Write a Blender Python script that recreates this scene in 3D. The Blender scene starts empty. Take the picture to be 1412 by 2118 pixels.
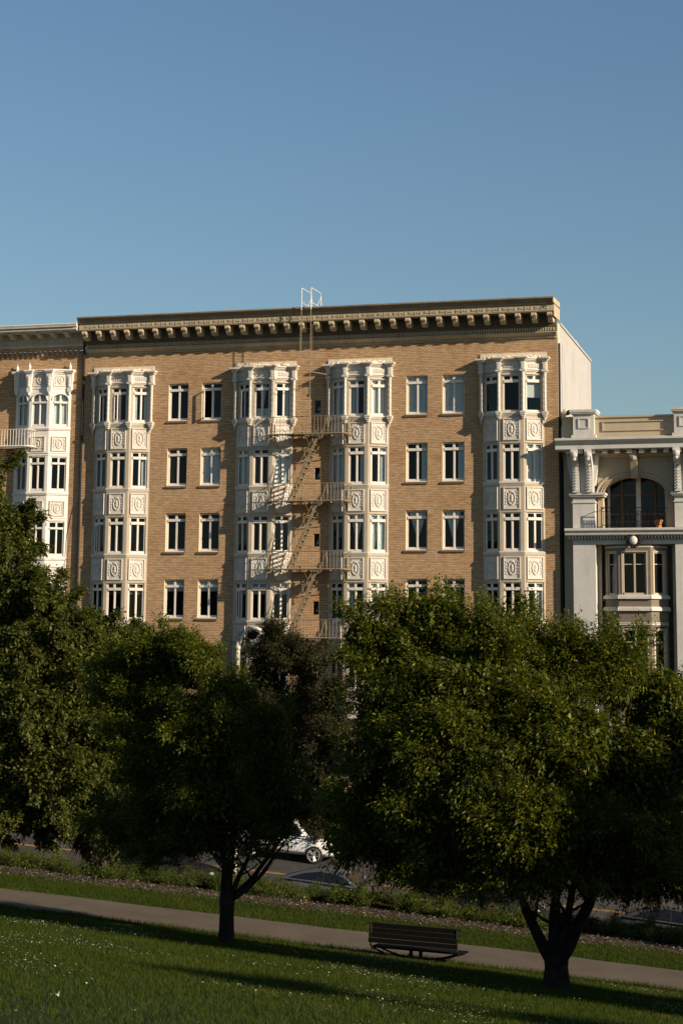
import bpy, math, random
import numpy as np
from mathutils import Vector, Matrix
random.seed(7); rng = np.random.default_rng(11)
S = bpy.context.scene
COL = S.collection
R_ = math.radians

# ------------------------------------------------------------------ camera
YAW, PITCH, ROLL, F, CX, CY = -0.2912099, 0.1675705, 0.0092712, 4000.0, 706.0, 682.16
def cam_axes():
    f = Vector((math.sin(YAW)*math.cos(PITCH), math.cos(YAW)*math.cos(PITCH), math.sin(PITCH)))
    r0 = Vector((math.cos(YAW), -math.sin(YAW), 0)); u0 = r0.cross(f)
    r = math.cos(ROLL)*r0 + math.sin(ROLL)*u0; u = -math.sin(ROLL)*r0 + math.cos(ROLL)*u0
    return r, u, f
RX, UX, FX = cam_axes()
cd = bpy.data.cameras.new("camera"); cam = bpy.data.objects.new("camera", cd); COL.objects.link(cam)
cam.matrix_world = Matrix(((RX.x, UX.x, -FX.x, 0), (RX.y, UX.y, -FX.y, 0), (RX.z, UX.z, -FX.z, 0), (0, 0, 0, 1)))
cd.sensor_fit = 'VERTICAL'; cd.sensor_height = 36.0; cd.sensor_width = 24.0
cd.lens = F/2118*36; cd.shift_y = -(1059-CY)/2118; cd.clip_start = 0.5; cd.clip_end = 20000
S.camera = cam
S.render.resolution_x = 682; S.render.resolution_y = 1024

# ------------------------------------------------------------------ light
SUN_AZ, SUN_EL = 71.0, 21.5        # azimuth from the facade normal towards the right, elevation
to_sun = Vector((math.sin(R_(SUN_AZ))*math.cos(R_(SUN_EL)), -math.cos(R_(SUN_AZ))*math.cos(R_(SUN_EL)), math.sin(R_(SUN_EL))))
sl = bpy.data.lights.new("sun", 'SUN'); sl.energy = 5.0; sl.angle = R_(0.5); sl.color = (1.0, 0.84, 0.66)
so = bpy.data.objects.new("sun", sl); COL.objects.link(so)
so.rotation_euler = to_sun.to_track_quat('Z', 'Y').to_euler()
W = bpy.data.worlds.new("World"); S.world = W; W.use_nodes = True
nt = W.node_tree; bg = nt.nodes['Background']
sky = nt.nodes.new('ShaderNodeTexSky'); sky.sky_type = 'NISHITA'; sky.sun_disc = False
sky.sun_elevation = R_(SUN_EL); sky.sun_rotation = R_(180-SUN_AZ)
sky.air_density = 1.4; sky.dust_density = 0.2; sky.ozone_density = 4.8; sky.altitude = 50
nt.links.new(sky.outputs[0], bg.inputs[0]); bg.inputs[1].default_value = 0.059
S.view_settings.view_transform = 'Standard'; S.view_settings.look = 'None'
S.view_settings.exposure = 0.68; S.view_settings.gamma = 1.0
S.view_settings.use_curve_mapping = False

# ------------------------------------------------------------------ helpers
D = 85.543                       # depth of the brick facade plane
def ray(px, py):
    return (px-CX)/F*RX - (py-CY)/F*UX + FX
def at(px, py, Y):
    d = ray(px, py); return d*(Y/d.y)
def atX(px, py, X):
    d = ray(px, py); return d*(X/d.x)

class MB:
    def __init__(s): s.v = []; s.f = []; s.m = []; s.k = 0
    def face(s, pts, m=None):
        i = len(s.v); s.v += [tuple(p) for p in pts]; s.f.append(tuple(range(i, i+len(pts)))); s.m.append(s.k if m is None else m)
    def mesh(s, vs, fs, m=None):
        i = len(s.v); s.v += [tuple(p) for p in vs]
        for f in fs: s.f.append(tuple(i+a for a in f)); s.m.append(s.k if m is None else m)
    def box(s, x0, x1, y0, y1, z0, z1, m=None):
        s.mesh([(x0,y0,z0),(x1,y0,z0),(x1,y1,z0),(x0,y1,z0),(x0,y0,z1),(x1,y0,z1),(x1,y1,z1),(x0,y1,z1)],
               [(0,3,2,1),(4,5,6,7),(0,1,5,4),(1,2,6,5),(2,3,7,6),(3,0,4,7)], m)
    def fbox(s, Fr, u0, u1, w0, w1, z0, z1, m=None):
        ox, oy, ux, uy = Fr; nx, ny = uy, -ux
        P = [(ox+u*ux+w*nx, oy+u*uy+w*ny) for u, w in ((u0,w1),(u1,w1),(u1,w0),(u0,w0))]
        s.prism(P, z0, z1, m)
    def prism(s, P, z0, z1, m=None):
        n = len(P)
        s.mesh([(x,y,z0) for x,y in P]+[(x,y,z1) for x,y in P],
               [tuple(range(n-1,-1,-1)), tuple(range(n,2*n))]+[(i,(i+1)%n,n+(i+1)%n,n+i) for i in range(n)], m)
    def extx(s, prof, x0, x1, m=None):      # prof: list of (y,z), extruded along x
        n = len(prof)
        s.mesh([(x0,y,z) for y,z in prof]+[(x1,y,z) for y,z in prof],
               [tuple(range(n)), tuple(range(2*n-1,n-1,-1))]+[(i,n+i,n+(i+1)%n,(i+1)%n) for i in range(n)], m)
    def exty(s, prof, y0, y1, m=None):      # prof: list of (x,z), extruded along y
        n = len(prof)
        s.mesh([(x,y0,z) for x,z in prof]+[(x,y1,z) for x,z in prof],
               [tuple(range(n)), tuple(range(2*n-1,n-1,-1))]+[(i,n+i,n+(i+1)%n,(i+1)%n) for i in range(n)], m)
    def tube(s, pts, r, n=6, m=None, closed=False):
        pts = [Vector(p) for p in pts]; k = len(pts); rs = r if isinstance(r, (list, tuple)) else [r]*k
        base = len(s.v); ref = None
        for i, p in enumerate(pts):
            a = pts[(i-1) % k] if (closed or i > 0) else p; b = pts[(i+1) % k] if (closed or i < k-1) else p
            t = (b-a).normalized()
            if ref is None: ref = Vector((0,0,1)) if abs(t.z) < .9 else Vector((1,0,0))
            e1 = t.cross(ref)
            if e1.length < 1e-4: e1 = t.cross(Vector((1,.1,0)))
            e1.normalize(); e2 = e1.cross(t).normalized(); ref = e2
            for j in range(n):
                q = p + rs[i]*(math.cos(2*math.pi*j/n)*e1 + math.sin(2*math.pi*j/n)*e2); s.v.append(tuple(q))
        L = k if closed else k-1
        for i in range(L):
            for j in range(n):
                a = base+i*n+j; b = base+i*n+(j+1) % n; c = base+((i+1) % k)*n+(j+1) % n; d = base+((i+1) % k)*n+j
                s.f.append((a,b,c,d)); s.m.append(s.k if m is None else m)
        if not closed:
            s.f.append(tuple(base+j for j in range(n-1,-1,-1))); s.m.append(s.k if m is None else m)
            s.f.append(tuple(base+(k-1)*n+j for j in range(n))); s.m.append(s.k if m is None else m)
    def ball(s, c, r, m=None, nu=8, nv=5):
        rx, ry, rz = (r, r, r) if not isinstance(r, tuple) else r
        vs = [(c[0],c[1],c[2]-rz)]
        for i in range(1, nv):
            ph = -math.pi/2+math.pi*i/nv
            for j in range(nu):
                th = 2*math.pi*j/nu; vs.append((c[0]+rx*math.cos(ph)*math.cos(th), c[1]+ry*math.cos(ph)*math.sin(th), c[2]+rz*math.sin(ph)))
        vs.append((c[0],c[1],c[2]+rz)); fs = []
        for j in range(nu):
            fs.append((0, 1+(j+1) % nu, 1+j)); fs.append((len(vs)-1, 1+(nv-2)*nu+j, 1+(nv-2)*nu+(j+1) % nu))
            for i in range(nv-2): fs.append((1+i*nu+j, 1+i*nu+(j+1) % nu, 1+(i+1)*nu+(j+1) % nu, 1+(i+1)*nu+j))
        s.mesh(vs, fs, m)
    def meshdata(s, name, mats, L=(0,0,0), smooth=False):
        me = bpy.data.meshes.new(name)
        me.from_pydata([(a-L[0], b-L[1], c-L[2]) for a,b,c in s.v], [], s.f)
        for mt in (mats if isinstance(mats, (list, tuple)) else [mats]): me.materials.append(mt)
        me.polygons.foreach_set('material_index', s.m)
        if smooth: me.polygons.foreach_set('use_smooth', [True]*len(s.f))
        me.update(); return me
    def build(s, name, mats, parent=None, smooth=False, L=None):
        if L is None: L = base_of(parent)
        o = bpy.data.objects.new(name, s.meshdata(name, mats, L, smooth)); COL.objects.link(o)
        if parent is not None: o.parent = parent
        else: o.location = L
        return o
BASE = {}
def base_of(o):
    while o is not None:
        if o.name in BASE: return BASE[o.name]
        o = o.parent
    return (0,0,0)
def tag(o, label=None, cat=None, group=None, kind=None):
    if label: o['label'] = label
    if cat: o['category'] = cat
    if group: o['group'] = group
    if kind: o['kind'] = kind
    return o
def thing(name, loc, label, cat, group=None):
    o = bpy.data.objects.new(name, None); COL.objects.link(o); o.location = loc; o.empty_display_size = .3
    BASE[o.name] = tuple(loc); return tag(o, label, cat, group)
def inst(name, me, parent, loc, rz=0, scale=None):      # shared mesh placed in world coordinates under a thing
    o = bpy.data.objects.new(name, me); COL.objects.link(o); o.parent = parent
    L = base_of(parent); o.location = (loc[0]-L[0], loc[1]-L[1], loc[2]-L[2]); o.rotation_euler[2] = rz
    if scale: o.scale = scale
    return o

# ------------------------------------------------------------------ materials
def mat(name, col, rough=.8, metal=0, bump=0, bscale=20, var=0, vscale=3, spec=.3, stain=None, sscale=.6, samt=.3):
    m = bpy.data.materials.new(name); m.use_nodes = True; n = m.node_tree; b = n.nodes['Principled BSDF']
    b.inputs['Base Color'].default_value = (*col, 1); b.inputs['Roughness'].default_value = rough
    b.inputs['Metallic'].default_value = metal; b.inputs['Specular IOR Level'].default_value = spec
    tc = n.nodes.new('ShaderNodeNewGeometry')
    out = None
    if var:
        no = n.nodes.new('ShaderNodeTexNoise'); no.inputs['Scale'].default_value = vscale; no.inputs['Detail'].default_value = 6; no.inputs['Roughness'].default_value = .65
        n.links.new(tc.outputs['Position'], no.inputs['Vector'])
        mr = n.nodes.new('ShaderNodeMapRange'); mr.inputs[1].default_value = .3; mr.inputs[2].default_value = .7; mr.inputs[3].default_value = 1-var; mr.inputs[4].default_value = 1+var
        n.links.new(no.outputs[0], mr.inputs[0])
        vm = n.nodes.new('ShaderNodeVectorMath'); vm.operation = 'SCALE'; vm.inputs[0].default_value = col
        n.links.new(mr.outputs[0], vm.inputs['Scale']); out = vm.outputs[0]
    if stain:
        no = n.nodes.new('ShaderNodeTexNoise'); no.inputs['Scale'].default_value = sscale; no.inputs['Detail'].default_value = 7; no.inputs['Roughness'].default_value = .7
        mp = n.nodes.new('ShaderNodeMapping'); mp.inputs['Scale'].default_value = (1, 1, .35)
        n.links.new(tc.outputs['Position'], mp.inputs[0]); n.links.new(mp.outputs[0], no.inputs['Vector'])
        mr = n.nodes.new('ShaderNodeMapRange'); mr.inputs[1].default_value = .5; mr.inputs[2].default_value = .75; mr.inputs[3].default_value = 0; mr.inputs[4].default_value = samt
        n.links.new(no.outputs[0], mr.inputs[0])
        mx = n.nodes.new('ShaderNodeMix'); mx.data_type = 'RGBA'
        n.links.new(mr.outputs[0], mx.inputs[0])
        if out: n.links.new(out, mx.inputs[6])
        else: mx.inputs[6].default_value = (*col, 1)
        mx.inputs[7].default_value = (*stain, 1); out = mx.outputs[2]
    if out: n.links.new(out, b.inputs['Base Color'])
    if bump:
        no = n.nodes.new('ShaderNodeTexNoise'); no.inputs['Scale'].default_value = bscale; no.inputs['Detail'].default_value = 5
        n.links.new(tc.outputs['Position'], no.inputs['Vector'])
        bp = n.nodes.new('ShaderNodeBump'); bp.inputs['Strength'].default_value = bump; bp.inputs['Distance'].default_value = .03
        n.links.new(no.outputs[0], bp.inputs['Height']); n.links.new(bp.outputs[0], b.inputs['Normal'])
    return m
def brickmat(name, c1, c2, mort):
    m = bpy.data.materials.new(name); m.use_nodes = True; n = m.node_tree; b = n.nodes['Principled BSDF']; b.inputs['Roughness'].default_value = .9
    b.inputs['Specular IOR Level'].default_value = .15
    tc = n.nodes.new('ShaderNodeTexCoord'); sp = n.nodes.new('ShaderNodeSeparateXYZ'); cb = n.nodes.new('ShaderNodeCombineXYZ')
    n.links.new(tc.outputs['Object'], sp.inputs[0])
    ad = n.nodes.new('ShaderNodeMath'); ad.operation = 'ADD'; n.links.new(sp.outputs[0], ad.inputs[0]); n.links.new(sp.outputs[1], ad.inputs[1])
    n.links.new(ad.outputs[0], cb.inputs[0]); n.links.new(sp.outputs[2], cb.inputs[1])
    def bt(w, bias):
        br = n.nodes.new('ShaderNodeTexBrick'); br.inputs['Scale'].default_value = 1
        br.inputs['Brick Width'].default_value = w; br.inputs['Row Height'].default_value = .077; br.inputs['Mortar Size'].default_value = .0085
        br.inputs['Mortar Smooth'].default_value = .3; br.inputs['Bias'].default_value = bias
        br.inputs['Color1'].default_value = (*c1, 1); br.inputs['Color2'].default_value = (*c2, 1); br.inputs['Mortar'].default_value = (*mort, 1)  # mortar tone carries the shadow of the raked joints
        n.links.new(cb.outputs[0], br.inputs['Vector']); return br
    br = bt(.205, 0)
    # broad weathering: redder and darker clouds, streaked along the courses
    no = n.nodes.new('ShaderNodeTexNoise'); no.inputs['Scale'].default_value = .55; no.inputs['Detail'].default_value = 8; no.inputs['Roughness'].default_value = .68
    mp = n.nodes.new('ShaderNodeMapping'); mp.inputs['Scale'].default_value = (.6, 1.6, 1); n.links.new(cb.outputs[0], mp.inputs[0]); n.links.new(mp.outputs[0], no.inputs['Vector'])
    mr = n.nodes.new('ShaderNodeMapRange'); mr.inputs[1].default_value = .5; mr.inputs[2].default_value = .72; mr.inputs[3].default_value = 0; mr.inputs[4].default_value = .55
    n.links.new(no.outputs[0], mr.inputs[0])
    mx = n.nodes.new('ShaderNodeMix'); mx.data_type = 'RGBA'; mx.blend_type = 'MULTIPLY'
    n.links.new(mr.outputs[0], mx.inputs[0]); n.links.new(br.outputs['Color'], mx.inputs[6]); mx.inputs[7].default_value = (.80, .55, .45, 1)
    no2 = n.nodes.new('ShaderNodeTexNoise'); no2.inputs['Scale'].default_value = 7; no2.inputs['Detail'].default_value = 6; no2.inputs['Roughness'].default_value = .75
    mp2 = n.nodes.new('ShaderNodeMapping'); mp2.inputs['Scale'].default_value = (.35, 1.7, 1); n.links.new(cb.outputs[0], mp2.inputs[0]); n.links.new(mp2.outputs[0], no2.inputs['Vector'])
    mr2 = n.nodes.new('ShaderNodeMapRange'); mr2.inputs[1].default_value = .3; mr2.inputs[2].default_value = .7; mr2.inputs[3].default_value = .66; mr2.inputs[4].default_value = 1.34
    n.links.new(no2.outputs[0], mr2.inputs[0])
    vm = n.nodes.new('ShaderNodeVectorMath'); vm.operation = 'SCALE'; n.links.new(mx.outputs[2], vm.inputs[0]); n.links.new(mr2.outputs[0], vm.inputs['Scale'])
    n.links.new(vm.outputs[0], b.inputs['Base Color'])
    bp = n.nodes.new('ShaderNodeBump'); bp.inputs['Strength'].default_value = .6; bp.inputs['Distance'].default_value = .01; bp.invert = True
    n.links.new(br.outputs['Fac'], bp.inputs['Height']); n.links.new(bp.outputs[0], b.inputs['Normal'])
    return m
def leafmat(name, c1, c2, c3, trans=.35, rough=.55, spec=.25, patch=0):
    m = bpy.data.materials.new(name); m.use_nodes = True; n = m.node_tree; b = n.nodes['Principled BSDF']
    ge = n.nodes.new('ShaderNodeNewGeometry'); cr = n.nodes.new('ShaderNodeValToRGB'); e = cr.color_ramp.elements
    e[0].position = 0; e[0].color = (*c1, 1); e[1].position = .72; e[1].color = (*c2, 1); x = e.new(1.0); x.color = (*c3, 1)
    if patch:
        tc = n.nodes.new('ShaderNodeTexCoord'); pn = n.nodes.new('ShaderNodeTexNoise'); pn.inputs['Scale'].default_value = .55; pn.inputs['Detail'].default_value = 6; n.links.new(tc.outputs['Object'], pn.inputs[0])
        mr = n.nodes.new('ShaderNodeMapRange'); mr.inputs[1].default_value = .32; mr.inputs[2].default_value = .70; n.links.new(pn.outputs[0], mr.inputs[0])
        mm = n.nodes.new('ShaderNodeMix'); mm.inputs[0].default_value = patch; n.links.new(ge.outputs['Random Per Island'], mm.inputs[2]); n.links.new(mr.outputs[0], mm.inputs[3]); n.links.new(mm.outputs[0], cr.inputs[0])
    else: n.links.new(ge.outputs['Random Per Island'], cr.inputs[0])
    n.links.new(cr.outputs[0], b.inputs['Base Color'])
    b.inputs['Roughness'].default_value = rough; b.inputs['Specular IOR Level'].default_value = spec
    tr = n.nodes.new('ShaderNodeBsdfTranslucent'); mx = n.nodes.new('ShaderNodeMixShader'); mx.inputs[0].default_value = trans
    sc = n.nodes.new('ShaderNodeVectorMath'); sc.operation = 'MULTIPLY'; sc.inputs[1].default_value = (1.5, 1.4, .5); n.links.new(cr.outputs[0], sc.inputs[0])
    n.links.new(sc.outputs[0], tr.inputs[0])
    n.links.new(b.outputs[0], mx.inputs[1]); n.links.new(tr.outputs[0], mx.inputs[2]); n.links.new(mx.outputs[0], n.nodes['Material Output'].inputs[0])
    return m
def glassmat(name, tint=(.86,.9,.92), gl=.014, rough=.02):
    m = bpy.data.materials.new(name); m.use_nodes = True; n = m.node_tree; n.nodes.remove(n.nodes['Principled BSDF'])
    tr = n.nodes.new('ShaderNodeBsdfTransparent'); tr.inputs[0].default_value = (*tint, 1)
    g = n.nodes.new('ShaderNodeBsdfGlossy'); g.inputs['Roughness'].default_value = rough; g.inputs[0].default_value = (.9,.95,1,1)
    no = n.nodes.new('ShaderNodeTexNoise'); no.inputs['Scale'].default_value = 1.7; tc = n.nodes.new('ShaderNodeTexCoord'); n.links.new(tc.outputs['Object'], no.inputs[0])
    bp = n.nodes.new('ShaderNodeBump'); bp.inputs['Strength'].default_value = .12; bp.inputs['Distance'].default_value = .05; n.links.new(no.outputs[0], bp.inputs['Height']); n.links.new(bp.outputs[0], g.inputs['Normal'])
    fr = n.nodes.new('ShaderNodeFresnel'); fr.inputs[0].default_value = 1.22
    ad = n.nodes.new('ShaderNodeMath'); ad.operation = 'ADD'; ad.inputs[1].default_value = gl; n.links.new(fr.outputs[0], ad.inputs[0])
    mx = n.nodes.new('ShaderNodeMixShader'); n.links.new(ad.outputs[0], mx.inputs[0]); n.links.new(tr.outputs[0], mx.inputs[1]); n.links.new(g.outputs[0], mx.inputs[2])
    n.links.new(mx.outputs[0], n.nodes['Material Output'].inputs[0]); return m
def mixnoise(name, cols, scale=2, rough=.95, bump=.3, bscale=30, detail=8):
    m = bpy.data.materials.new(name); m.use_nodes = True; n = m.node_tree; b = n.nodes['Principled BSDF']; b.inputs['Roughness'].default_value = rough; b.inputs['Specular IOR Level'].default_value = .1
    tc = n.nodes.new('ShaderNodeTexCoord'); no = n.nodes.new('ShaderNodeTexNoise'); no.inputs['Scale'].default_value = scale; no.inputs['Detail'].default_value = detail; no.inputs['Roughness'].default_value = .7
    n.links.new(tc.outputs['Object'], no.inputs[0]); cr = n.nodes.new('ShaderNodeValToRGB'); e = cr.color_ramp.elements
    e[0].position = .3; e[0].color = (*cols[0], 1); e[1].position = .7; e[1].color = (*cols[-1], 1)
    for i, c in enumerate(cols[1:-1]): x = e.new(.3+.4*(i+1)/(len(cols)-1)); x.color = (*c, 1)
    n.links.new(no.outputs[0], cr.inputs[0]); n.links.new(cr.outputs[0], b.inputs['Base Color'])
    n2 = n.nodes.new('ShaderNodeTexNoise'); n2.inputs['Scale'].default_value = bscale; n2.inputs['Detail'].default_value = 4; n.links.new(tc.outputs['Object'], n2.inputs[0])
    bp = n.nodes.new('ShaderNodeBump'); bp.inputs['Strength'].default_value = bump; bp.inputs['Distance'].default_value = .03; n.links.new(n2.outputs[0], bp.inputs['Height']); n.links.new(bp.outputs[0], b.inputs['Normal'])
    return m

M = {}
M['brick'] = brickmat('tan brick', (.49,.33,.185), (.40,.26,.14), (.10,.062,.036))
M['brick2'] = brickmat('orange tan brick', (.50,.325,.18), (.41,.255,.135), (.10,.06,.035))
M['sillbrick'] = mat('brick sill', (.16,.10,.055), .9, var=.35, vscale=14)
M['white'] = mat('white paint', (.57,.525,.45), .7, var=.08, vscale=4, stain=(.30,.25,.18), sscale=1.6, samt=.5, bump=.15, bscale=40)
M['casing'] = mat('cream casing paint', (.42,.355,.26), .6, var=.08, vscale=4, stain=(.30,.23,.15), sscale=1.3, samt=.4, bump=.15, bscale=30)
M['winwhite'] = mat('window frame paint', (.66,.60,.52), .6, var=.08, vscale=5)
M['stone'] = mat('cornice paint', (.42,.34,.225), .75, var=.12, vscale=3, stain=(.16,.13,.09), sscale=1.2, samt=.5, bump=.2, bscale=25)
M['stonedk'] = mat('dark cornice crown', (.20,.16,.105), .85, var=.2, vscale=4, stain=(.09,.075,.05), sscale=1.5, samt=.6, bump=.2, bscale=25)  # darker tone of the cornice paint, for the crown
M['plaster'] = mat('rough plaster', (.66,.56,.42), .9, var=.12, vscale=5, stain=(.3,.23,.14), sscale=2.2, samt=.6, bump=.5, bscale=14)
M['sidewhite'] = mat('white stucco', (.375,.365,.335), .9, var=.06, vscale=1.2, stain=(.22,.20,.17), sscale=.9, samt=.45, bump=.4, bscale=18)
M['cream'] = mat('cream trim', (.50,.42,.30), .8, var=.06, vscale=3)
M['dark'] = mat('dark interior', (.012,.012,.013), .9)
M['frieze_shade'] = mat('shade darkened frieze paint', (.12,.10,.07), .85, var=.25, vscale=5)  # cornice paint darkened to put the soffit's deep shade into the frieze
M['bracket'] = mat('bracket paint', (.50,.41,.28), .75, var=.15, vscale=5, stain=(.14,.11,.08), sscale=3, samt=.5)
M['roof'] = mat('roof gravel', (.18,.17,.16), .95, var=.2)
M['glass'] = glassmat('window glass')
M['glass2'] = glassmat('old window glass', (.6,.66,.68), .10, .05)
M['curtain'] = mat('sheer curtain', (.62,.66,.62), .9, var=.12, vscale=9)
M['drape'] = mat('brown drape', (.12,.07,.04), .95, var=.2, vscale=9)
M['shade'] = mat('roller shade', (.46,.46,.42), .9)
M['iron'] = mat('beige painted iron', (.23,.175,.105), .6, var=.2, vscale=9, stain=(.14,.07,.03), sscale=5, samt=.6)
M['ironlt'] = mat('pale painted iron', (.62,.58,.50), .5)
M['blackiron'] = mat('black iron', (.008,.007,.006), .6, spec=.2)
M['pipe'] = mat('black pipe', (.012,.011,.01), .6)
M['lbwhite'] = mat('left bay white paint', (.70,.66,.59), .7, var=.06, vscale=4, stain=(.5,.42,.3), sscale=1.5, samt=.25, bump=.1, bscale=30)
M['lcornice'] = mat('pale cornice paint', (.50,.47,.40), .7, var=.12, vscale=3, stain=(.22,.2,.16), sscale=1.4, samt=.4)
M['grey'] = mat('pale grey stucco', (.52,.50,.45), .85, var=.06, vscale=2.5, stain=(.28,.25,.20), sscale=1.3, samt=.5, bump=.2, bscale=25)
M['beige'] = mat('beige stucco', (.42,.345,.235), .85, var=.07, vscale=2.5, stain=(.26,.2,.13), sscale=.9, samt=.4, bump=.2, bscale=25)
M['brown'] = mat('brown painted trim', (.18,.145,.105), .8, var=.08, vscale=3)
M['asphalt'] = mixnoise('asphalt', [(.035,.033,.031),(.050,.047,.043),(.065,.06,.054)], 1.3, .9, .2, 60)
M['yellow'] = mat('yellow road paint', (.34,.20,.05), .8, var=.25, vscale=6)
M['concrete'] = mixnoise('path concrete', [(.078,.062,.045),(.098,.079,.057),(.116,.094,.069)], .9, .9, .15, 50)
M['kerb'] = mat('kerb concrete', (.12,.11,.095), .9, var=.15, vscale=4)
M['soil'] = mixnoise('bark mulch', [(.028,.022,.014),(.052,.040,.027),(.085,.066,.046)], 9, .95, .7, 40)
M['turf'] = mixnoise('turf soil', [(.010,.020,.004),(.018,.032,.006),(.030,.040,.010)], .8, .95, .6, 45)
M['bank'] = mixnoise('bank', [(.03,.035,.012),(.05,.05,.02),(.06,.05,.03)], 1.5)
M['grass'] = leafmat('grass blades', (.024,.042,.004), (.042,.059,.006), (.10,.09,.018), .3, .7, .08, patch=.45)
M['petal'] = mat('daisy petals', (.42,.41,.26), .8)
M['chip'] = leafmat('bark chips', (.05,.033,.023), (.11,.08,.058), (.30,.24,.19), .0, .9, .1)
M['leafA'] = leafmat('elm leaves', (.030,.048,.004), (.066,.084,.006), (.215,.200,.015), .40, .5, .25)
M['leafB'] = leafmat('broad leaves', (.034,.046,.007), (.062,.075,.010), (.130,.130,.018), .32)
M['leafC'] = leafmat('olive leaves', (.018,.020,.007), (.032,.033,.010), (.052,.046,.015), .2)
M['shrub'] = leafmat('shrub needles', (.034,.052,.007), (.066,.086,.012), (.12,.13,.022), .25)
M['bark'] = mixnoise('bark', [(.010,.008,.006),(.022,.018,.013),(.04,.032,.024)], 6, .95, .8, 22)
M['barkred'] = mixnoise('fibrous bark', [(.03,.018,.011),(.06,.038,.024),(.10,.065,.04)], 7, .95, .9, 18)
M['benchwood'] = mat('dark bench slats', (.0035,.0032,.003), .9, spec=.1, var=.3, vscale=5)

# ------------------------------------------------------------------ ground
GK = [(-40, 4.8), (0, -.30), (20, -2.84), (39.4, -5.39), (42, -5.40), (44.2, -5.44), (46.2, -5.56), (49, -5.85), (53, -6.5), (60, -7.7), (66.9, -8.66)]
def gz(X, Y):
    ys = [k[0] for k in GK]; zs = [k[1] for k in GK]
    return float(np.interp(Y, ys, zs)) - .065*(X+20)
def gza(X, Y):
    return np.interp(Y, [k[0] for k in GK], [k[1] for k in GK]) - .065*(X+20)
def road_z(X, Y=70): return -8.80 - .065*(X+20)
def strip(name, y0, y1, m, x0=-120, x1=60, dz=0, ny=1, nx=60, wob=0):
    b = MB(); 
    vs = []; nyy = max(ny, 1)
    for j in range(nyy+1):
        for i in range(nx+1):
            x = x0+(x1-x0)*i/nx; y = y0+(y1-y0)*j/nyy
            if wob and j in (0, nyy): y += wob*math.sin(x*1.7+j*2)+wob*.7*math.sin(x*4.1+j)
            vs.append((x, y, gz(x, y)+dz))
    fs = [(j*(nx+1)+i, j*(nx+1)+i+1, (j+1)*(nx+1)+i+1, (j+1)*(nx+1)+i) for j in range(nyy) for i in range(nx)]
    b.mesh(vs, fs); return tag(b.build(name, m), kind='structure')
b = MB(); ys = [-40, -20, 0, 10, 20, 25, 30, 35, 39.4, 42, 44.2, 46.2, 49, 51, 53, 56, 60, 66.88]
xs = list(range(-400, 401, 8))
vs = [(x, y, gz(x, y)) for y in ys for x in xs]; nX = len(xs)
fs = [(j*nX+i, j*nX+i+1, (j+1)*nX+i+1, (j+1)*nX+i) for j in range(len(ys)-1) for i in range(nX-1)]
b.mesh(vs, fs); tag(b.build('lawn_ground', M['turf']), kind='structure')
strip('footpath', 39.5, 42.0, M['concrete'], dz=.03, nx=240, ny=1, wob=.03)
strip('mulch_bed', 44.4, 49.5, M['soil'], dz=.012, ny=5, nx=200, wob=.06)
strip('planted_bank', 49.5, 66.88, M['bank'], dz=.008, ny=10, nx=60)
b = MB(); b.mesh([(x, y, road_z(x)) for x in (-400, 400) for y in (66.9, 81.2)], [(0,2,3,1)]); tag(b.build('road', M['asphalt']), kind='structure')
b = MB(); b.mesh([(x, y, road_z(x)+.004) for x in (-400, 400) for y in (74.93, 75.07)], [(0,2,3,1)]); b.mesh([(x, y, road_z(x)+.004) for x in (-400, 400) for y in (75.2, 75.34)], [(0,2,3,1)])
tag(b.build('centre_line', M['yellow']), kind='structure')
for nm, y0, y1 in (('near_kerb', 66.75, 66.9), ('far_kerb', 81.2, 81.35)):
    b = MB(); P = [(x, y, road_z(x)+z) for x in (-400, 400) for y, z in ((y0, -.2), (y1, -.2), (y1, .14), (y0, .14))]
    b.mesh(P, [(0,1,5,4),(1,2,6,5),(2,3,7,6),(3,0,4,7)]); tag(b.build(nm, M['kerb']), kind='structure')
b = MB(); b.mesh([(x, y, road_z(x)+.13) for x in (-400, 400) for y in (81.35, 400)], [(0,2,3,1)]); tag(b.build('pavement', M['kerb']), kind='structure')

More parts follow.
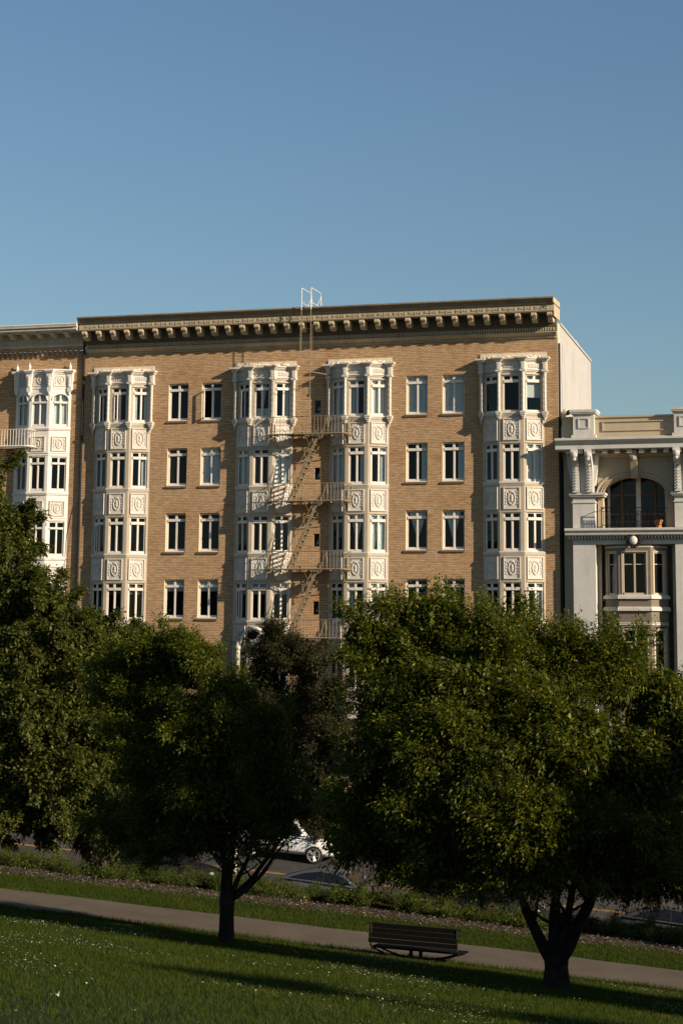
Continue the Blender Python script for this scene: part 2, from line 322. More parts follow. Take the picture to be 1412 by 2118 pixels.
# ------------------------------------------------------------------ windows
def window_mesh(W_, H, tl=.20, bar=.13, single=False, fr=.055, depth=.10, glass=None, open_leaf=None, mull=.06):
    """frame at the origin's bottom centre; x along the wall, -y outwards; slot 0 paint, 1 glass"""
    b = MB(); y0, y1 = depth, depth+.06
    b.box(-W_/2, -W_/2+fr, y0, y1, 0, H); b.box(W_/2-fr, W_/2, y0, y1, 0, H)
    b.box(-W_/2+fr, W_/2-fr, y0, y1, H-fr, H); b.box(-W_/2+fr, W_/2-fr, y0-.01, y1, 0, fr+.05)
    zb = H-fr-tl-bar
    b.box(-W_/2+fr, W_/2-fr, y0-.045, y1, zb, zb+bar)
    b.box(-mull/2, mull/2, y0-.012, y1-.004, zb+bar, H-fr)
    b.box(-mull/2-.02, mull/2+.02, y0-.05, y0-.012, zb+.02, H-fr-.02)
    if not single: b.box(-mull/2, mull/2, y0-.012, y1-.004, fr+.05, zb)
    for s in (-1, 1):   # sash rails around each light
        xa, xb = sorted((s*mull/2, s*(W_/2-fr)))
        if not single:
            b.box(xa, xa+.022, y0+.012, y1-.012, fr+.05, zb); b.box(xb-.022, xb, y0+.012, y1-.012, fr+.05, zb)
            b.box(xa+.022, xb-.022, y0+.012, y1-.012, fr+.05, fr+.09)
    yg = y0+.035
    b.k = 1
    if open_leaf is None:
        b.face([(-W_/2+fr, yg, fr), (W_/2-fr, yg, fr), (W_/2-fr, yg, H-fr), (-W_/2+fr, yg, H-fr)])
    else:
        b.face([(0, yg, fr), (W_/2-fr, yg, fr), (W_/2-fr, yg, zb), (0, yg, zb)])
        b.face([(-W_/2+fr, yg, zb), (W_/2-fr, yg, zb), (W_/2-fr, yg, H-fr), (-W_/2+fr, yg, H-fr)])
        a = open_leaf; hx = -W_/2+fr; w = W_/2-fr-mull/2; cx_, sy = math.cos(a), -math.sin(a)
        Fr = (hx, y0, cx_, sy)
        b.k = 0
        for u0, u1, z0, z1 in ((0, .05, fr+.05, zb), (w-.05, w, fr+.05, zb), (.05, w-.05, fr+.05, fr+.12), (.05, w-.05, zb-.05, zb)):
            b.fbox(Fr, u0, u1, -.04, 0, z0, z1)
        b.k = 1
        nx_, ny_ = sy, -cx_
        b.face([(hx+.05*cx_-.02*nx_, y0+.05*sy-.02*ny_, fr+.1), (hx+(w-.05)*cx_-.02*nx_, y0+(w-.05)*sy-.02*ny_, fr+.1), (hx+(w-.05)*cx_-.02*nx_, y0+(w-.05)*sy-.02*ny_, zb-.04), (hx+.05*cx_-.02*nx_, y0+.05*sy-.02*ny_, zb-.04)])
    return b
def curtain_geo(b, kind, W_, H, y=.26, m=None):
    def pleat(xa, xb, z0, z1, xa1=None, xb1=None, n=14):
        xa1 = xa if xa1 is None else xa1; xb1 = xb if xb1 is None else xb1
        vs = []
        for i in range(n+1):
            t = i/n; yy = y+.018*math.sin(t*n*1.9)
            vs += [(xa1+(xb1-xa1)*t, yy, z0), (xa+(xb-xa)*t, yy, z1)]
        b.mesh(vs, [(2*i, 2*i+2, 2*i+3, 2*i+1) for i in range(n)], m)
    h = H-.05; w = W_/2-.03
    if kind == 'full': pleat(-w, w, .05, h, n=22)
    elif kind == 'halfL': pleat(-w, -w*.35, .05, h)
    elif kind == 'halfR': pleat(w*.35, w, .05, h)
    elif kind == 'both': pleat(-w, -w*.45, .05, h, n=8); pleat(w*.45, w, .05, h, n=8)
    elif kind == 'vee': pleat(-w*.85, 0, H*.30, h, -.03, 0); pleat(0, w*.85, H*.30, h, 0, .03)
    elif kind == 'veeL': pleat(-w*.9, -.02, H*.22, h, -.06, -.02); pleat(0, w*.6, H*.45, h, 0, .05)
    elif kind == 'tied': pleat(-w, w*.1, .05, h, -w, -w*.35, 10); pleat(-.02, w*.7, .05, h, w*.2, w*.95, 10)
    elif kind == 'shade': b.mesh([(-w, y, H*.70), (w, y, H*.70), (w, y, h), (-w, y, h)], [(0,1,2,3)], m)
    elif kind == 'shadehalf': b.mesh([(-w, y, H*.40), (w, y, H*.40), (w, y, h), (-w, y, h)], [(0,1,2,3)], m)
    elif kind == 'cafe': b.mesh([(-w, y, .05), (w, y, .05), (w, y, H*.30), (-w, y, H*.30)], [(0,1,2,3)], m); pleat(-w*.5, -.02, H*.4, h, -.05, -.02, 8); pleat(.02, w*.5, H*.4, h, .02, .05, 8)

WCACHE = {}
def get_window(key, **kw):
    if key not in WCACHE:
        cur = kw.pop('cur', None); W_, H = kw['W_'], kw['H']
        b = window_mesh(**kw)
        if cur:
            curtain_geo(b, cur[0], W_, H, .19, 2)
        WCACHE[key] = b.meshdata('window', [M['winwhite'], M['glass'], M['drape'] if cur and cur[1] == 'drape' else (M['shade'] if cur and 'shade' in cur[0] else M['curtain'])])
    return WCACHE[key]

def relief_panel(W_, H):
    """carved panel; origin bottom centre, outwards -y"""
    b = MB(); t = .045
    b.box(-W_/2, W_/2, -.012, .02, 0, H)
    for x0, x1, z0, z1 in ((-W_/2, -W_/2+t, 0, H), (W_/2-t, W_/2, 0, H), (-W_/2+t, W_/2-t, 0, t), (-W_/2+t, W_/2-t, H-t, H)):
        b.box(x0, x1, -.05, -.012, z0, z1)
    cz = H*.5; rx, rz = W_*.20, H*.27
    ring = [(rx*math.cos(a), -.03, cz+rz*math.sin(a)*(1 if math.sin(a) > 0 else 1.05)) for a in np.linspace(0, 2*math.pi, 21)[:-1]]
    b.tube(ring, .02, 5, closed=True)
    b.ball((0, -.012, cz), (rx*.72, .022, rz*.78), nu=10, nv=6)
    b.ball((.0, -.03, cz+rz*.2), (.045, .025, .10)); b.ball((.0, -.03, cz-rz*.35), (.06, .02, .07))
    b.ball((0, -.03, cz+rz+.02), (.09, .025, .035)); b.ball((0, -.03, cz-rz-.02), (.07, .022, .03))
    for s in (-1, 1):
        for k in range(5):
            b.ball((s*(W_*.345+.012*math.sin(k*2.3)), -.02, H*(.24+.13*k)), (.036, .022, .045), nu=6, nv=4)
        b.tube([(s*W_*.345, -.016, H*.2), (s*W_*.345, -.016, H*.8)], .012, 4)
        b.tube([(s*rx, -.02, cz+rz*.7), (s*W_*.3, -.02, H*.82), (s*W_*.345, -.02, H*.78)], .014, 4)
    return b

# ------------------------------------------------------------------ main brick building
BX0, BX1 = -38.62, -15.44
BC = (BX0+BX1)/2
main = thing('apartment_building', (BC, D+5, -8.7), 'long tan brick apartment block with four white bay window columns and heavy bracketed cornice', 'building')
FL = 3.10
bays = [(-36.56, 1.44, .55), (-29.36, 1.40, .55), (-24.73, 1.42, .55), (-17.49, 1.41, .555)]
wins = [(-33.72, 1.0), (-32.03, 1.0), (-21.99, 1.02), (-20.27, 1.03)]
rowtop = [12.82, 9.72, 6.615, 3.523, .42]
BD = .45     # bay projection
def grid_wall(b, xs, zs, holes, y, rev=.14, jamb=None):
    xs = sorted(set(round(x, 4) for x in xs)); zs = sorted(set(round(z, 4) for z in zs))
    for i in range(len(xs)-1):
        for j in range(len(zs)-1):
            xm, zm = (xs[i]+xs[i+1])/2, (zs[j]+zs[j+1])/2
            if any(h[0] < xm < h[1] and h[2] < zm < h[3] for h in holes): continue
            b.face([(xs[i], y, zs[j]), (xs[i+1], y, zs[j]), (xs[i+1], y, zs[j+1]), (xs[i], y, zs[j+1])])
    for x0, x1, z0, z1, r in holes:
        if not r: continue
        k = 1 if r == 2 else 0
        b.face([(x0, y, z0), (x0, y, z1), (x0, y+rev, z1), (x0, y+rev, z0)], k); b.face([(x1, y, z1), (x1, y, z0), (x1, y+rev, z0), (x1, y+rev, z1)], 0)
        b.face([(x0, y, z1), (x1, y, z1), (x1, y+rev, z1), (x0, y+rev, z1)], 0); b.face([(x1, y, z0), (x0, y, z0), (x0, y+rev, z0), (x1, y+rev, z0)], 0)
holes = []
for cx, w in wins:
    for t in rowtop: holes.append((cx-w/2, cx+w/2, t-1.81, t, 2))
slots = [(-26.755, 11.20, 11.81), (-26.745, 8.10, 8.66), (-26.745, 5.01, 5.60), (-26.74, 1.90, 2.51)]
for cx, z0, z1 in slots: holes.append((cx-.14, cx+.14, z0, z1, 1))
for cx, hw, fh in bays: holes.append((cx-hw+.08, cx+hw-.08, -2.2, 13.1, 0))
b = MB()
xs = [BX0, BX1]+[h[0] for h in holes]+[h[1] for h in holes]; zs = [-11, 14.6]+[h[2] for h in holes]+[h[3] for h in holes]
grid_wall(b, xs, zs, holes, D, .21)
b.face([(BX0, D+12, -11), (BX0, D, -11), (BX0, D, 14.6), (BX0, D+12, 14.6)])
b.build('wall', [M['brick'], M['cream']], main)
b = MB(); b.box(BX0+.1, BX1-.75, D+1.4, D+11.8, -11, 14.5); 
for z in (10.4, 7.3, 4.2, 1.1, -2.0): b.box(BX0+.1, BX1-.75, D+.18, D+1.4, z-.12, z+.12)
for x in (-35.0, -30.9, -27.2, -26.3, -22.9, -19.2): b.box(x-.06, x+.06, D+.18, D+1.4, -11, 14.5)
b.build('interior', M['dark'], main)
# side: cream return, white stucco flank stepping down to the back
b = MB(); b.box(BX1-.5, BX1+.0, D+.001, D+.66, -11, 15.05); b.k = 0
b.build('corner_return', M['cream'], main)
pA = atX(1157.5, 669.5, BX1); pB = atX(1189, 704, BX1); pB2 = atX(1191, 703.5, BX1); pC = atX(1221.5, 747, BX1)
b = MB(); prof = [(D+.66, -11), (pC.y, -11), (pC.y, pC.z), (pB2.y, pB2.z), (pB2.y, pB2.z-.12), (D+.66, pA.z)]
prof = [(D+.66, -11), (pC.y, -11), (pC.y, pC.z), (pB2.y, pB2.z), (pB.y, pB.z), (D+.66, pA.z)]
b.extx(prof, BX1-.6, BX1-.02)
b.extx([(pC.y+.02, pC.z-.05), (pC.y+.02, pC.z+.05), (D+.66, pA.z+.05), (D+.66, pA.z-.05)], BX1-.62, BX1+.03)
b.tube([(BX1+.01, D+1.2, 14.2), (BX1+.01, D+.95, 12.6), (BX1+.01, D+1.15, 11.4), (BX1+.01, D+1.3, 10.6)], .012, 5)
b.build('side_wall', M['sidewhite'], main)
b = MB(); b.box(BX0+.05, BX1-.62, D+.3, pC.y, 14.6, 14.8); b.build('roof', M['roof'], main)
# cornice
cor = MB()
prof = [(D+.3, 16.02), (D-1.13, 16.06), (D-1.15, 16.04), (D-1.15, 15.985), (D-1.11, 15.97), (D-1.09, 15.93), (D-1.02, 15.87), (D-.99, 15.80), (D-.97, 15.76), (D-.93, 15.73), (D+.3, 15.73)]
cor.extx(prof, BX0, BX1+.02, 1)
cor.extx([(D+.2, 15.729), (D-.90, 15.729), (D-.90, 15.46), (D-.88, 15.44), (D-.88, 15.42), (D+.2, 15.42)], BX0+.04, BX1)
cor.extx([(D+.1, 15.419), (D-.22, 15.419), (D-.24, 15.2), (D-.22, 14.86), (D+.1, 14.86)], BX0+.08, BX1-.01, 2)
cor.box(BX0+.06, BX1-.03, D-.87, D-.23, 15.405, 15.4185, 2)  # thin sheet painting the same shade on the soffit
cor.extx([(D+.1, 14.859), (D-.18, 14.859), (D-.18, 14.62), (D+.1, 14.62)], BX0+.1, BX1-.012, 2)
cor.extx([(D+.1, 14.619), (D-.24, 14.619), (D-.24, 14.58), (D-.15, 14.50), (D-.12, 14.45), (D+.1, 14.45)], BX0+.1, BX1-.014)
cor.extx([(D+.1, 14.449), (D-.05, 14.449), (D-.05, 14.34), (D+.1, 14.34)], BX0+.1, BX1-.016)
x = BX0+.16
while x < BX1-.1:                                     # dentils
    cor.box(x, x+.066, D-.25, D-.181, 14.645, 14.81); x += .119
x = BX0+.16
while x < BX1-.1:
    cor.box(x, x+.035, D-.075, D-.051, 14.37, 14.42); x += .075
NB = 32; bx = [-38.34+i*(38.34-15.64)/(NB-1) for i in range(NB)]
for q in bx:                                          # leaf ornaments on the fascia
    c0 = q+.365
    if c0 > BX1-.2: continue
    for dx, w, z0, z1 in ((-.26, .03, 15.53, 15.66), (-.15, .11, 15.56, 15.62), (0, .06, 15.52, 15.60), (.0, .03, 15.60, 15.66), (.15, .11, 15.56, 15.62), (.26, .03, 15.53, 15.66)):
        cor.box(c0+dx-w/2, c0+dx+w/2, D-.922, D-.901, z0, z1)
# end return mouldings seen from the side
cor.box(BX1-.01, BX1+.03, D-1.1, D+.5, 15.80, 16.03); cor.box(BX1-.01, BX1+.018, D-.88, D+.5, 15.2, 15.72)
co = cor.build('cornice', [M['stone'], M['stonedk'], M['frieze_shade']], main)
br = MB()
sc = [(-.30,0),(-.62,0),(-.66,-.05),(-.66,-.11),(-.60,-.15),(-.52,-.15),(-.50,-.20),(-.46,-.26),(-.38,-.33),(-.32,-.35),(-.22,-.33),(0,-.33),(0,0)]
br.extx([(y, z) for y, z in sc], -.115, .115)
for dx in (-.08, 0, .08): br.extx([(y-.014, z-.006) for y, z in sc[1:10]]+[(-.3,-.05)], dx-.018, dx+.018)
br.tube([(-.135, -.585, -.085), (.135, -.585, -.085)], .062, 8)
br.tube([(-.125, -.31, -.30), (.125, -.31, -.30)], .045, 8)
brme = br.meshdata('bracket', M['bracket'])
for q in bx: inst('bracket', brme, co, (q, D-.22, 15.40), 0, (1.0, 1.0, 1.22))

def facet_frames(cx, hw, fh, y=D, bd=BD):
    P = [(cx-hw, y), (cx-fh, y-bd), (cx+fh, y-bd), (cx+hw, y)]
    out = []
    for a, c in zip(P, P[1:]):
        l = math.hypot(c[0]-a[0], c[1]-a[1]); out.append(((a[0], a[1], (c[0]-a[0])/l, (c[1]-a[1])/l), l))
    return P, out
PANEL = relief_panel(.76, 1.0).meshdata('relief_panel', M['white'])
ws = {'N': None}
cur_table = {  # (bay, floor, facet) -> curtain
 (0,0,2):('both','c'), (0,0,1):None, (1,0,1):('cafe','c'), (1,0,2):('halfR','c'), (1,0,0):None, (2,0,0):('full','c'), (2,0,1):('halfL','c'), (2,0,2):('full','c'),
 (1,1,1):('halfL','drape'), (1,1,0):('full','c'), (2,1,2):('halfR','c'), (2,1,1):('halfR','c'), (2,1,0):('full','c'), (3,1,2):('full','c'), (0,1,2):('halfR','c'),
 (2,2,2):('tied','c'), (2,2,1):('vee','c'), (1,3,1):('shade','c'), (1,3,2):('shade','c'), (1,3,0):('shade','c'), (0,3,1):('shade','drape'), (0,3,2):('shade','drape'), (2,3,1):('halfL','c'), (2,3,2):('tied','c'),
 (3,3,2):('halfR','c'), (3,0,2):('shadehalf','c'), (1,1,2):('full','c')}
bay_labels = ['bay column at the left end', 'bay column crossed by the fire escape balconies', 'bay column right of the fire escape', 'bay column at the right end']
def make_bay(bi, cx, hw, fh):
    P, FR = facet_frames(cx, hw, fh)
    b = MB(); tops = [12.66, 9.55, 6.45, 3.35, .25]; zbot = -2.2
    OW = .77; dent = []
    for fi, (Fr, l) in enumerate(FR):
        ow = OW if fi == 1 else min(.76, l-.2); u0 = (l-ow)/2; u1 = u0+ow
        if fi == 2: u0 += .02; u1 += .02
        b.k = 0
        b.fbox(Fr, 0, u0, -.14, 0, zbot, 12.8); b.fbox(Fr, u1, l, -.14, 0, zbot, 12.8)
        for k, t in enumerate(tops):
            h = 1.71 if k == 0 else 1.75
            zs_ = t-h; nxt = tops[k+1] if k < 4 else zbot
            top = 12.8 if k == 0 else t
            if k == 0: b.fbox(Fr, u0, u1, -.14, -.002, t, 12.8)
            b.fbox(Fr, u0, u1, -.14, -.002, nxt, zs_)            # spandrel
            # sill moulding
            zt = zs_+.01
            b.fbox(Fr, -.0, l, 0, .055, zt-.06, zt+.0, 1); b.fbox(Fr, 0, l, 0, .03, zt-.11, zt-.061, 1)
            b.fbox(Fr, .02, l-.02, 0, .015, zt-.17, zt-.111, 0)
            b.fbox(Fr, u0-.05, u1+.05, 0, .02, nxt-.0, nxt+.05, 0) if k < 4 else None
            uc = (u0+u1)/2; ang = math.atan2(Fr[3], Fr[2]); px, py = Fr[0]+uc*Fr[2], Fr[1]+uc*Fr[3]
            cur = cur_table.get((bi, k, fi))
            single = bi == 3 and k == 0
            opn = None
            if (bi, k, fi) in ((0,0,0),(0,0,1),(1,0,0)): opn = .5
            if (bi, k, fi) in ((0,2,0),(1,3,0)): opn = .35
            key = (round(ow, 2), h, cur, single, opn)
            me = get_window(key, W_=ow, H=h, cur=cur, single=single, open_leaf=opn, depth=.05, tl=.17)
            dent.append(('window', me, (px, py, zs_), ang))
            # panel under the window
            zp = nxt+.13 if k < 4 else t-2.97
            dent.append(('relief_panel', PANEL, (px, py, zp), ang))
    # top floor entablature
    def ring(off, z0, z1, m=1, hwx=0):
        q = [(cx-hw-hwx, D), (cx-hw-hwx*.5, D-.0), (cx-fh-off*.35, D-BD-off), (cx+fh+off*.35, D-BD-off), (cx+hw+hwx*.5, D), (cx+hw+hwx, D)]
        q = [(cx-hw-off*.9-hwx, D+.02), (cx-hw-off*.9-hwx, D-off*.6), (cx-fh-off*.3, D-BD-off), (cx+fh+off*.3, D-BD-off), (cx+hw+off*.9+hwx, D-off*.6), (cx+hw+off*.9+hwx, D+.02)]
        b.prism(q, z0, z1, m)
    ring(.03, 12.80, 12.86); ring(.07, 12.861, 12.90); ring(.02, 12.901, 13.25); ring(.07, 13.251, 13.30); ring(.12, 13.301, 13.36); ring(.17, 13.361, 13.43)
    ring(.0, 13.431, 13.47)
    # frieze relief strips
    for fi, (Fr, l) in enumerate(FR):
        for u in np.linspace(.28, l-.28, 6): b.fbox(Fr, u-.03, u+.03, .02, .045, 12.98, 13.15, 1)
        b.fbox(Fr, .12, l-.12, -.0, .035, 12.66, 12.70, 1)
    casing = b.build('bay_window', [M['casing'], M['white']], main)
    casing['label'] = 'white ' + bay_labels[bi]
    for nm, me, loc, ang in dent: inst(nm, me, casing, loc, ang)
    # four columns with bases, blocks and caps
    for ci, (x, y, s) in enumerate(((cx-hw-.06, D-.13, -1), (cx-fh-.0, D-BD-.10, -1), (cx+fh+.0, D-BD-.10, 1), (cx+hw+.06, D-.13, 1))):
        c = MB(); outer = ci in (0, 3)
        n = 10
        zz = np.linspace(11.02, 12.74, 15); pts = []; rs = []
        for i, z in enumerate(zz): pts.append((x, y, z)); rs.append(.062+.012*(i % 2))
        c.tube(pts, rs, n)
        for z, r in ((12.76, .10), (12.71, .085), (10.99, .10), (11.04, .085)): c.tube([(x, y, z-.02), (x, y, z+.02)], r, 12)
        yb = D+.01 if outer else D-BD+.12
        c.box(x-.10, x+.10, y-.08, yb, 12.80, 13.27); c.box(x-.055, x+.055, y-.10, y-.08, 12.90, 13.18)
        c.box(x-.13, x+.13, y-.11, yb, 12.79, 12.87)
        for e, z0, z1 in ((.05, 13.27, 13.32), (.09, 13.321, 13.38), (.14, 13.381, 13.45)): c.box(x-.10-e, x+.10+e, y-.08-e, yb, z0, z1)
        # base: stepped corbel
        for e, z0, z1 in ((.13, 10.90, 10.97), (.11, 10.82, 10.899), (.08, 10.74, 10.819), (.05, 10.66, 10.739)): c.box(x-e, x+e, y-e+.01, yb, z0, z1)
        if outer: c.ball((x, y, 10.62), (.05, .05, .07)); c.tube([(x, y, 10.56), (x, y, 10.45)], [.03, .012], 6)
        cc = c.build('column', M['white'], casing, smooth=False)
    # crumbling plaster flashing on the wall above
    p = MB(); n = 26; x0, x1 = cx-hw-.10, cx+hw+.13; rr = random.Random(bi*5+2)
    top = [(x0+(x1-x0)*i/n, 13.70+(.012*rr.random())) for i in range(n+1)]
    vs = []
    for i, (x, z) in enumerate(top):
        vs += [(x, D-.05, 13.45), (x, D-.05, z)]
    p.mesh(vs, [(2*i, 2*i+2, 2*i+3, 2*i+1) for i in range(n)])
    p.box(x0, x1, D-.049, D+.01, 13.45, 13.69)
    # sloped mortar cap falling from the wall to the cornice, with a ragged edge
    vs = []; n = 44
    for i in range(n+1):
        t = i/n; x = cx-hw+.02+(2*hw-.02)*t
        u = abs(x-cx); yf = D-BD-.05 if u < fh else D-.05-(BD)*(hw-u)/(hw-fh)
        jag = rr.random()
        vs += [(x, D-.052, 13.55+.07*rr.random()), (x, yf+.10*jag, 13.475+.03*rr.random()), (x, yf+.10*jag+.02, 13.43)]
    p.mesh(vs, [(3*i, 3*i+1, 3*i+4, 3*i+3) for i in range(n)]+[(3*i+1, 3*i+2, 3*i+5, 3*i+4) for i in range(n)])
    for _ in range(16):
        x = cx-hw*.8+1.6*hw*rr.random(); p.ball((x, D-.05-.25*rr.random(), 13.50), (.05+.07*rr.random(), .05, .02+.03*rr.random()), nu=6, nv=4)
    p.build('plaster_flashing', M['plaster'], casing)
for bi, (cx, hw, fh) in enumerate(bays): make_bay(bi, cx, hw, fh)

# wall windows
wcur = {(2,0):('full','c'), (3,0):('full','c'), (2,2):('vee','c'), (3,2):('veeL','c'), (1,1):('tied','c'), (0,1):('halfL','drape'), (0,3):('shade','c'), (1,3):('shade','c'), (3,1):('halfR','c'), (2,1):('halfR','c'), (1,4):('shade','c')}
for wi, (cx, w) in enumerate(wins):
    for ri, t in enumerate(rowtop):
        opn = 1.25 if (wi, ri) == (1, 0) else None
        key = ('wall', round(w, 2), opn)
        if key not in WCACHE:
            bb = window_mesh(w, 1.81, tl=.19, bar=.12, fr=.06, depth=.15, open_leaf=opn, mull=.07)
            # split frame and glass
            g = MB(); f_ = MB()
            for fc, mi in zip(bb.f, bb.m): (g if mi == 1 else f_).mesh([bb.v[i] for i in fc], [tuple(range(len(fc)))])
            f_.box(-w/2, w/2, .02, .15, .0, .045)
            WCACHE[key] = (f_.meshdata('window', M['winwhite']), g.meshdata('pane', M['glass']))
        fm, gm = WCACHE[key]
        wo = inst('window', fm, main, (cx, D, t-1.81))
        po = bpy.data.objects.new('pane', gm); COL.objects.link(po); po.parent = wo
        if (wi, ri) in wcur:
            k, c = wcur[(wi, ri)]; cb_ = MB(); curtain_geo(cb_, k, w, 1.81, .235)
            cm = cb_.meshdata('curtain', M['drape'] if c == 'drape' else (M['shade'] if 'shade' in k else M['curtain']))
            q = bpy.data.objects.new('curtain', cm); COL.objects.link(q); q.parent = wo
        if ('sill', round(w, 2)) not in WCACHE:
            s_ = MB(); n = 15
            for i in range(n): s_.box(-w/2-.07+(w+.08)*i/n, -w/2-.07+(w+.08)*(i+.86)/n, -.055, .10, -.095, -.003)
            s_.box(-w/2-.06, w/2, -.045, .10, -.09, -.012)
            WCACHE[('sill', round(w, 2))] = s_.meshdata('sill', M['sillbrick'])
        q = bpy.data.objects.new('sill', WCACHE[('sill', round(w, 2))]); COL.objects.link(q); q.parent = wo
for cx, z0, z1 in slots:
    s_ = MB(); 
    s_.box(cx-.14, cx-.12, D+.06, D+.10, z0, z1, 0); s_.box(cx+.12, cx+.14, D+.06, D+.10, z0, z1, 0)
    s_.box(cx-.12, cx+.12, D+.06, D+.10, z1-.03, z1, 0); s_.box(cx-.12, cx+.12, D+.04, D+.10, z0, z0+.03, 0)
    s_.face([(cx-.12, D+.09, z0), (cx+.12, D+.09, z0), (cx+.12, D+.09, z1), (cx-.12, D+.09, z1)], 1)
    s_.ball((cx+.01, D+.16, z0+.18), (.045, .03, .07), 2); s_.tube([(cx+.01, D+.16, z0+.2), (cx+.01, D+.16, z0+.34)], .012, 5, 2)
    s_.build('slot_window', [M['pipe'], M['glass'], M['curtain']], main)
s_ = MB(); s_.tube([(BX0-.03, D-.07, 14.5), (BX0-.03, D-.07, -10)], .065, 8); s_.tube([(BX0-.03, D-.06, 15.2), (BX0-.03, D-.06, 14.5)], .06, 8)
for z in np.arange(-8, 14, 2.2): s_.tube([(BX0-.03, D-.06, z), (BX0-.03, D-.06, z+.06)], .062, 8)
s_.build('drainpipe', M['pipe'], main)
s_ = MB(); s_.tube([(BX1+.05, D+.1, 14.1), (BX1+.05, D+.1, -10)], .05, 8); s_.tube([(BX1-.16, D-.03, 3.9), (BX1-.15, D-.03, -10)], .02, 6)
s_.build('conduit', M['pipe'], main)

# ------------------------------------------------------------------ left building
LX1 = BX0-.06
lefth = thing('brick_house', (-44, D+5, -8.0), 'brick house at left edge with arched top windows in its white bay', 'building')
b = MB(); lc, lhw, lfh = -40.75, 1.46, .54
lh = [(lc-lhw+.08, lc+lhw-.08, -2, 13.0, 0), (-44.75, -43.72, 11.1, 12.9, 1), (-44.75, -43.72, 8.0, 9.8, 1)]
grid_wall(b, [-56, LX1, lc-lhw+.08, lc+lhw-.08, -44.75, -43.72], [-11, 14.6, -2, 13.0, 11.1, 12.9, 8.0, 9.8], lh, D+.0, .14)
x = -52.0
while x < LX1-.1:
    b.box(x, x+.13, D-.10, D-.001, 14.42, 14.62); b.box(x+.02, x+.11, D-.05, D-.001, 14.32, 14.419); x += .27
b.box(-56, LX1-.005, D-.11, D-.0, 14.621, 14.80)
b.build('wall', M['brick2'], lefth)
b = MB(); b.box(-56, LX1-.1, D+1.2, D+11.8, -11, 14.5); b.build('interior', M['dark'], lefth)
b = MB()
b.extx([(D+.2, 14.801), (D-.16, 14.801), (D-.18, 14.86), (D-.18, 15.14), (D-.24, 15.2), (D+.2, 15.2)], -56, LX1)
x = -52.0
while x < LX1-.05:
    b.box(x, x+.06, D-.24, D-.181, 14.9, 15.08); x += .12
b.extx([(D+.2, 15.55), (D-.95, 15.60), (D-1.0, 15.58), (D-1.0, 15.50), (D-.94, 15.44), (D+.2, 15.44)], -56, LX1)
b.extx([(D+.2, 15.78), (D-1.06, 15.80), (D-1.10, 15.76), (D-1.06, 15.66), (D-1.0, 15.60), (D+.2, 15.601)], -56, LX1+.02, 1)
x = -52.0
while x < LX1: b.box(x, x+.03, D-1.075, D-1.0, 15.63, 15.66, 1); x += .06
b.extx([(D+.1, 15.44), (D-.2, 15.44), (D-.2, 15.2), (D+.1, 15.2)], -56, LX1, 0)
lco = b.build('cornice', [M['lcornice'], M['white']], lefth)
b = MB(); b.extx([(0,0),(-.6,0),(-.68,-.04),(-.62,-.12),(-.5,-.13),(-.42,-.2),(-.3,-.24),(0,-.24)], -.10, .10)
lbm = b.meshdata('bracket', M['lcornice'])
for i in range(8): inst('bracket', lbm, lco, (-39.35-.737*i, D-.2, 15.44))
P, FR = facet_frames(lc, lhw, lfh)
b = MB(); tops = [12.46, 9.41, 6.29, 3.17, .05]; kids = []
for fi, (Fr, l) in enumerate(FR):
    ow = .78 if fi == 1 else .76; u0 = (l-ow)/2; u1 = u0+ow; uc = l/2
    b.fbox(Fr, 0, u0, -.14, 0, -2, 12.72); b.fbox(Fr, u1, l, -.14, 0, -2, 12.72)
    ang = math.atan2(Fr[3], Fr[2]); px, py = Fr[0]+uc*Fr[2], Fr[1]+uc*Fr[3]
    for k, t in enumerate(tops):
        h = 1.60 if k == 0 else 1.68; zs_ = t-h; nxt = tops[k+1] if k < 4 else -2
        if k == 0:
            # arched head: stepped voussoir infill
            n = 12
            for i in range(n):
                a0 = (i+.5)/n*2-1; zz = t-.30*(1-math.sqrt(max(0, 1-a0*a0)))
                b.fbox(Fr, u0+ow*i/n, u0+ow*(i+1)/n, -.14, -.002, zz, 12.72)
            pts = [(px+(ow/2+.02)*math.cos(a)*Fr[2]+.02*Fr[3], py+(ow/2+.02)*math.cos(a)*Fr[3]-.02*Fr[2], t-.30+.32*math.sin(a)) for a in np.linspace(0, math.pi, 13)]
            b.tube(pts, .035, 5)
        b.fbox(Fr, u0, u1, -.14, -.002, nxt, zs_)
        zt = zs_-.06
        b.fbox(Fr, -.02, l+.02, 0, .07, zt-.05, zt); b.fbox(Fr, 0, l, 0, .04, zt-.11, zt-.051)
        b.fbox(Fr, 0, l, 0, .045, nxt+.16, nxt+.20); b.fbox(Fr, 0, l, 0, .02, nxt+.05, nxt+.155)
        key = ('L', round(ow, 2), h, k == 0)
        cur = ('full','c') if k == 0 else None
        kids.append(('window', get_window(key+(cur,), W_=ow, H=h, cur=cur, depth=.05, tl=.22 if k else .30, bar=.10, mull=.05), (px, py, zs_), ang))
        kids.append(('relief_panel', PANEL, (px, py, nxt+.26), ang, (.95, 1, .72)))
    b.fbox(Fr, 0, l, -.1, .03, 12.72, 12.80); b.fbox(Fr, 0, l, -.1, .01, 12.80, 13.50)
    kids.append(('relief_panel', PANEL, (px, py, 12.83), ang, (.93, 1, .64)))
for off, z0, z1 in ((.04, 13.50, 13.55), (.10, 13.551, 13.62), (.14, 13.621, 13.67)):
    b.prism([(lc-lhw-off, D+.02), (lc-lhw-off, D-off*.6), (lc-lfh-off*.3, D-BD-off), (lc+lfh+off*.3, D-BD-off), (lc+lhw+off, D-off*.6), (lc+lhw+off, D+.02)], z0, z1)
casing = b.build('bay_window', M['lbwhite'], lefth)
for kd in kids: inst(kd[0], kd[1], casing, kd[2], kd[3], kd[4] if len(kd) > 4 else None)
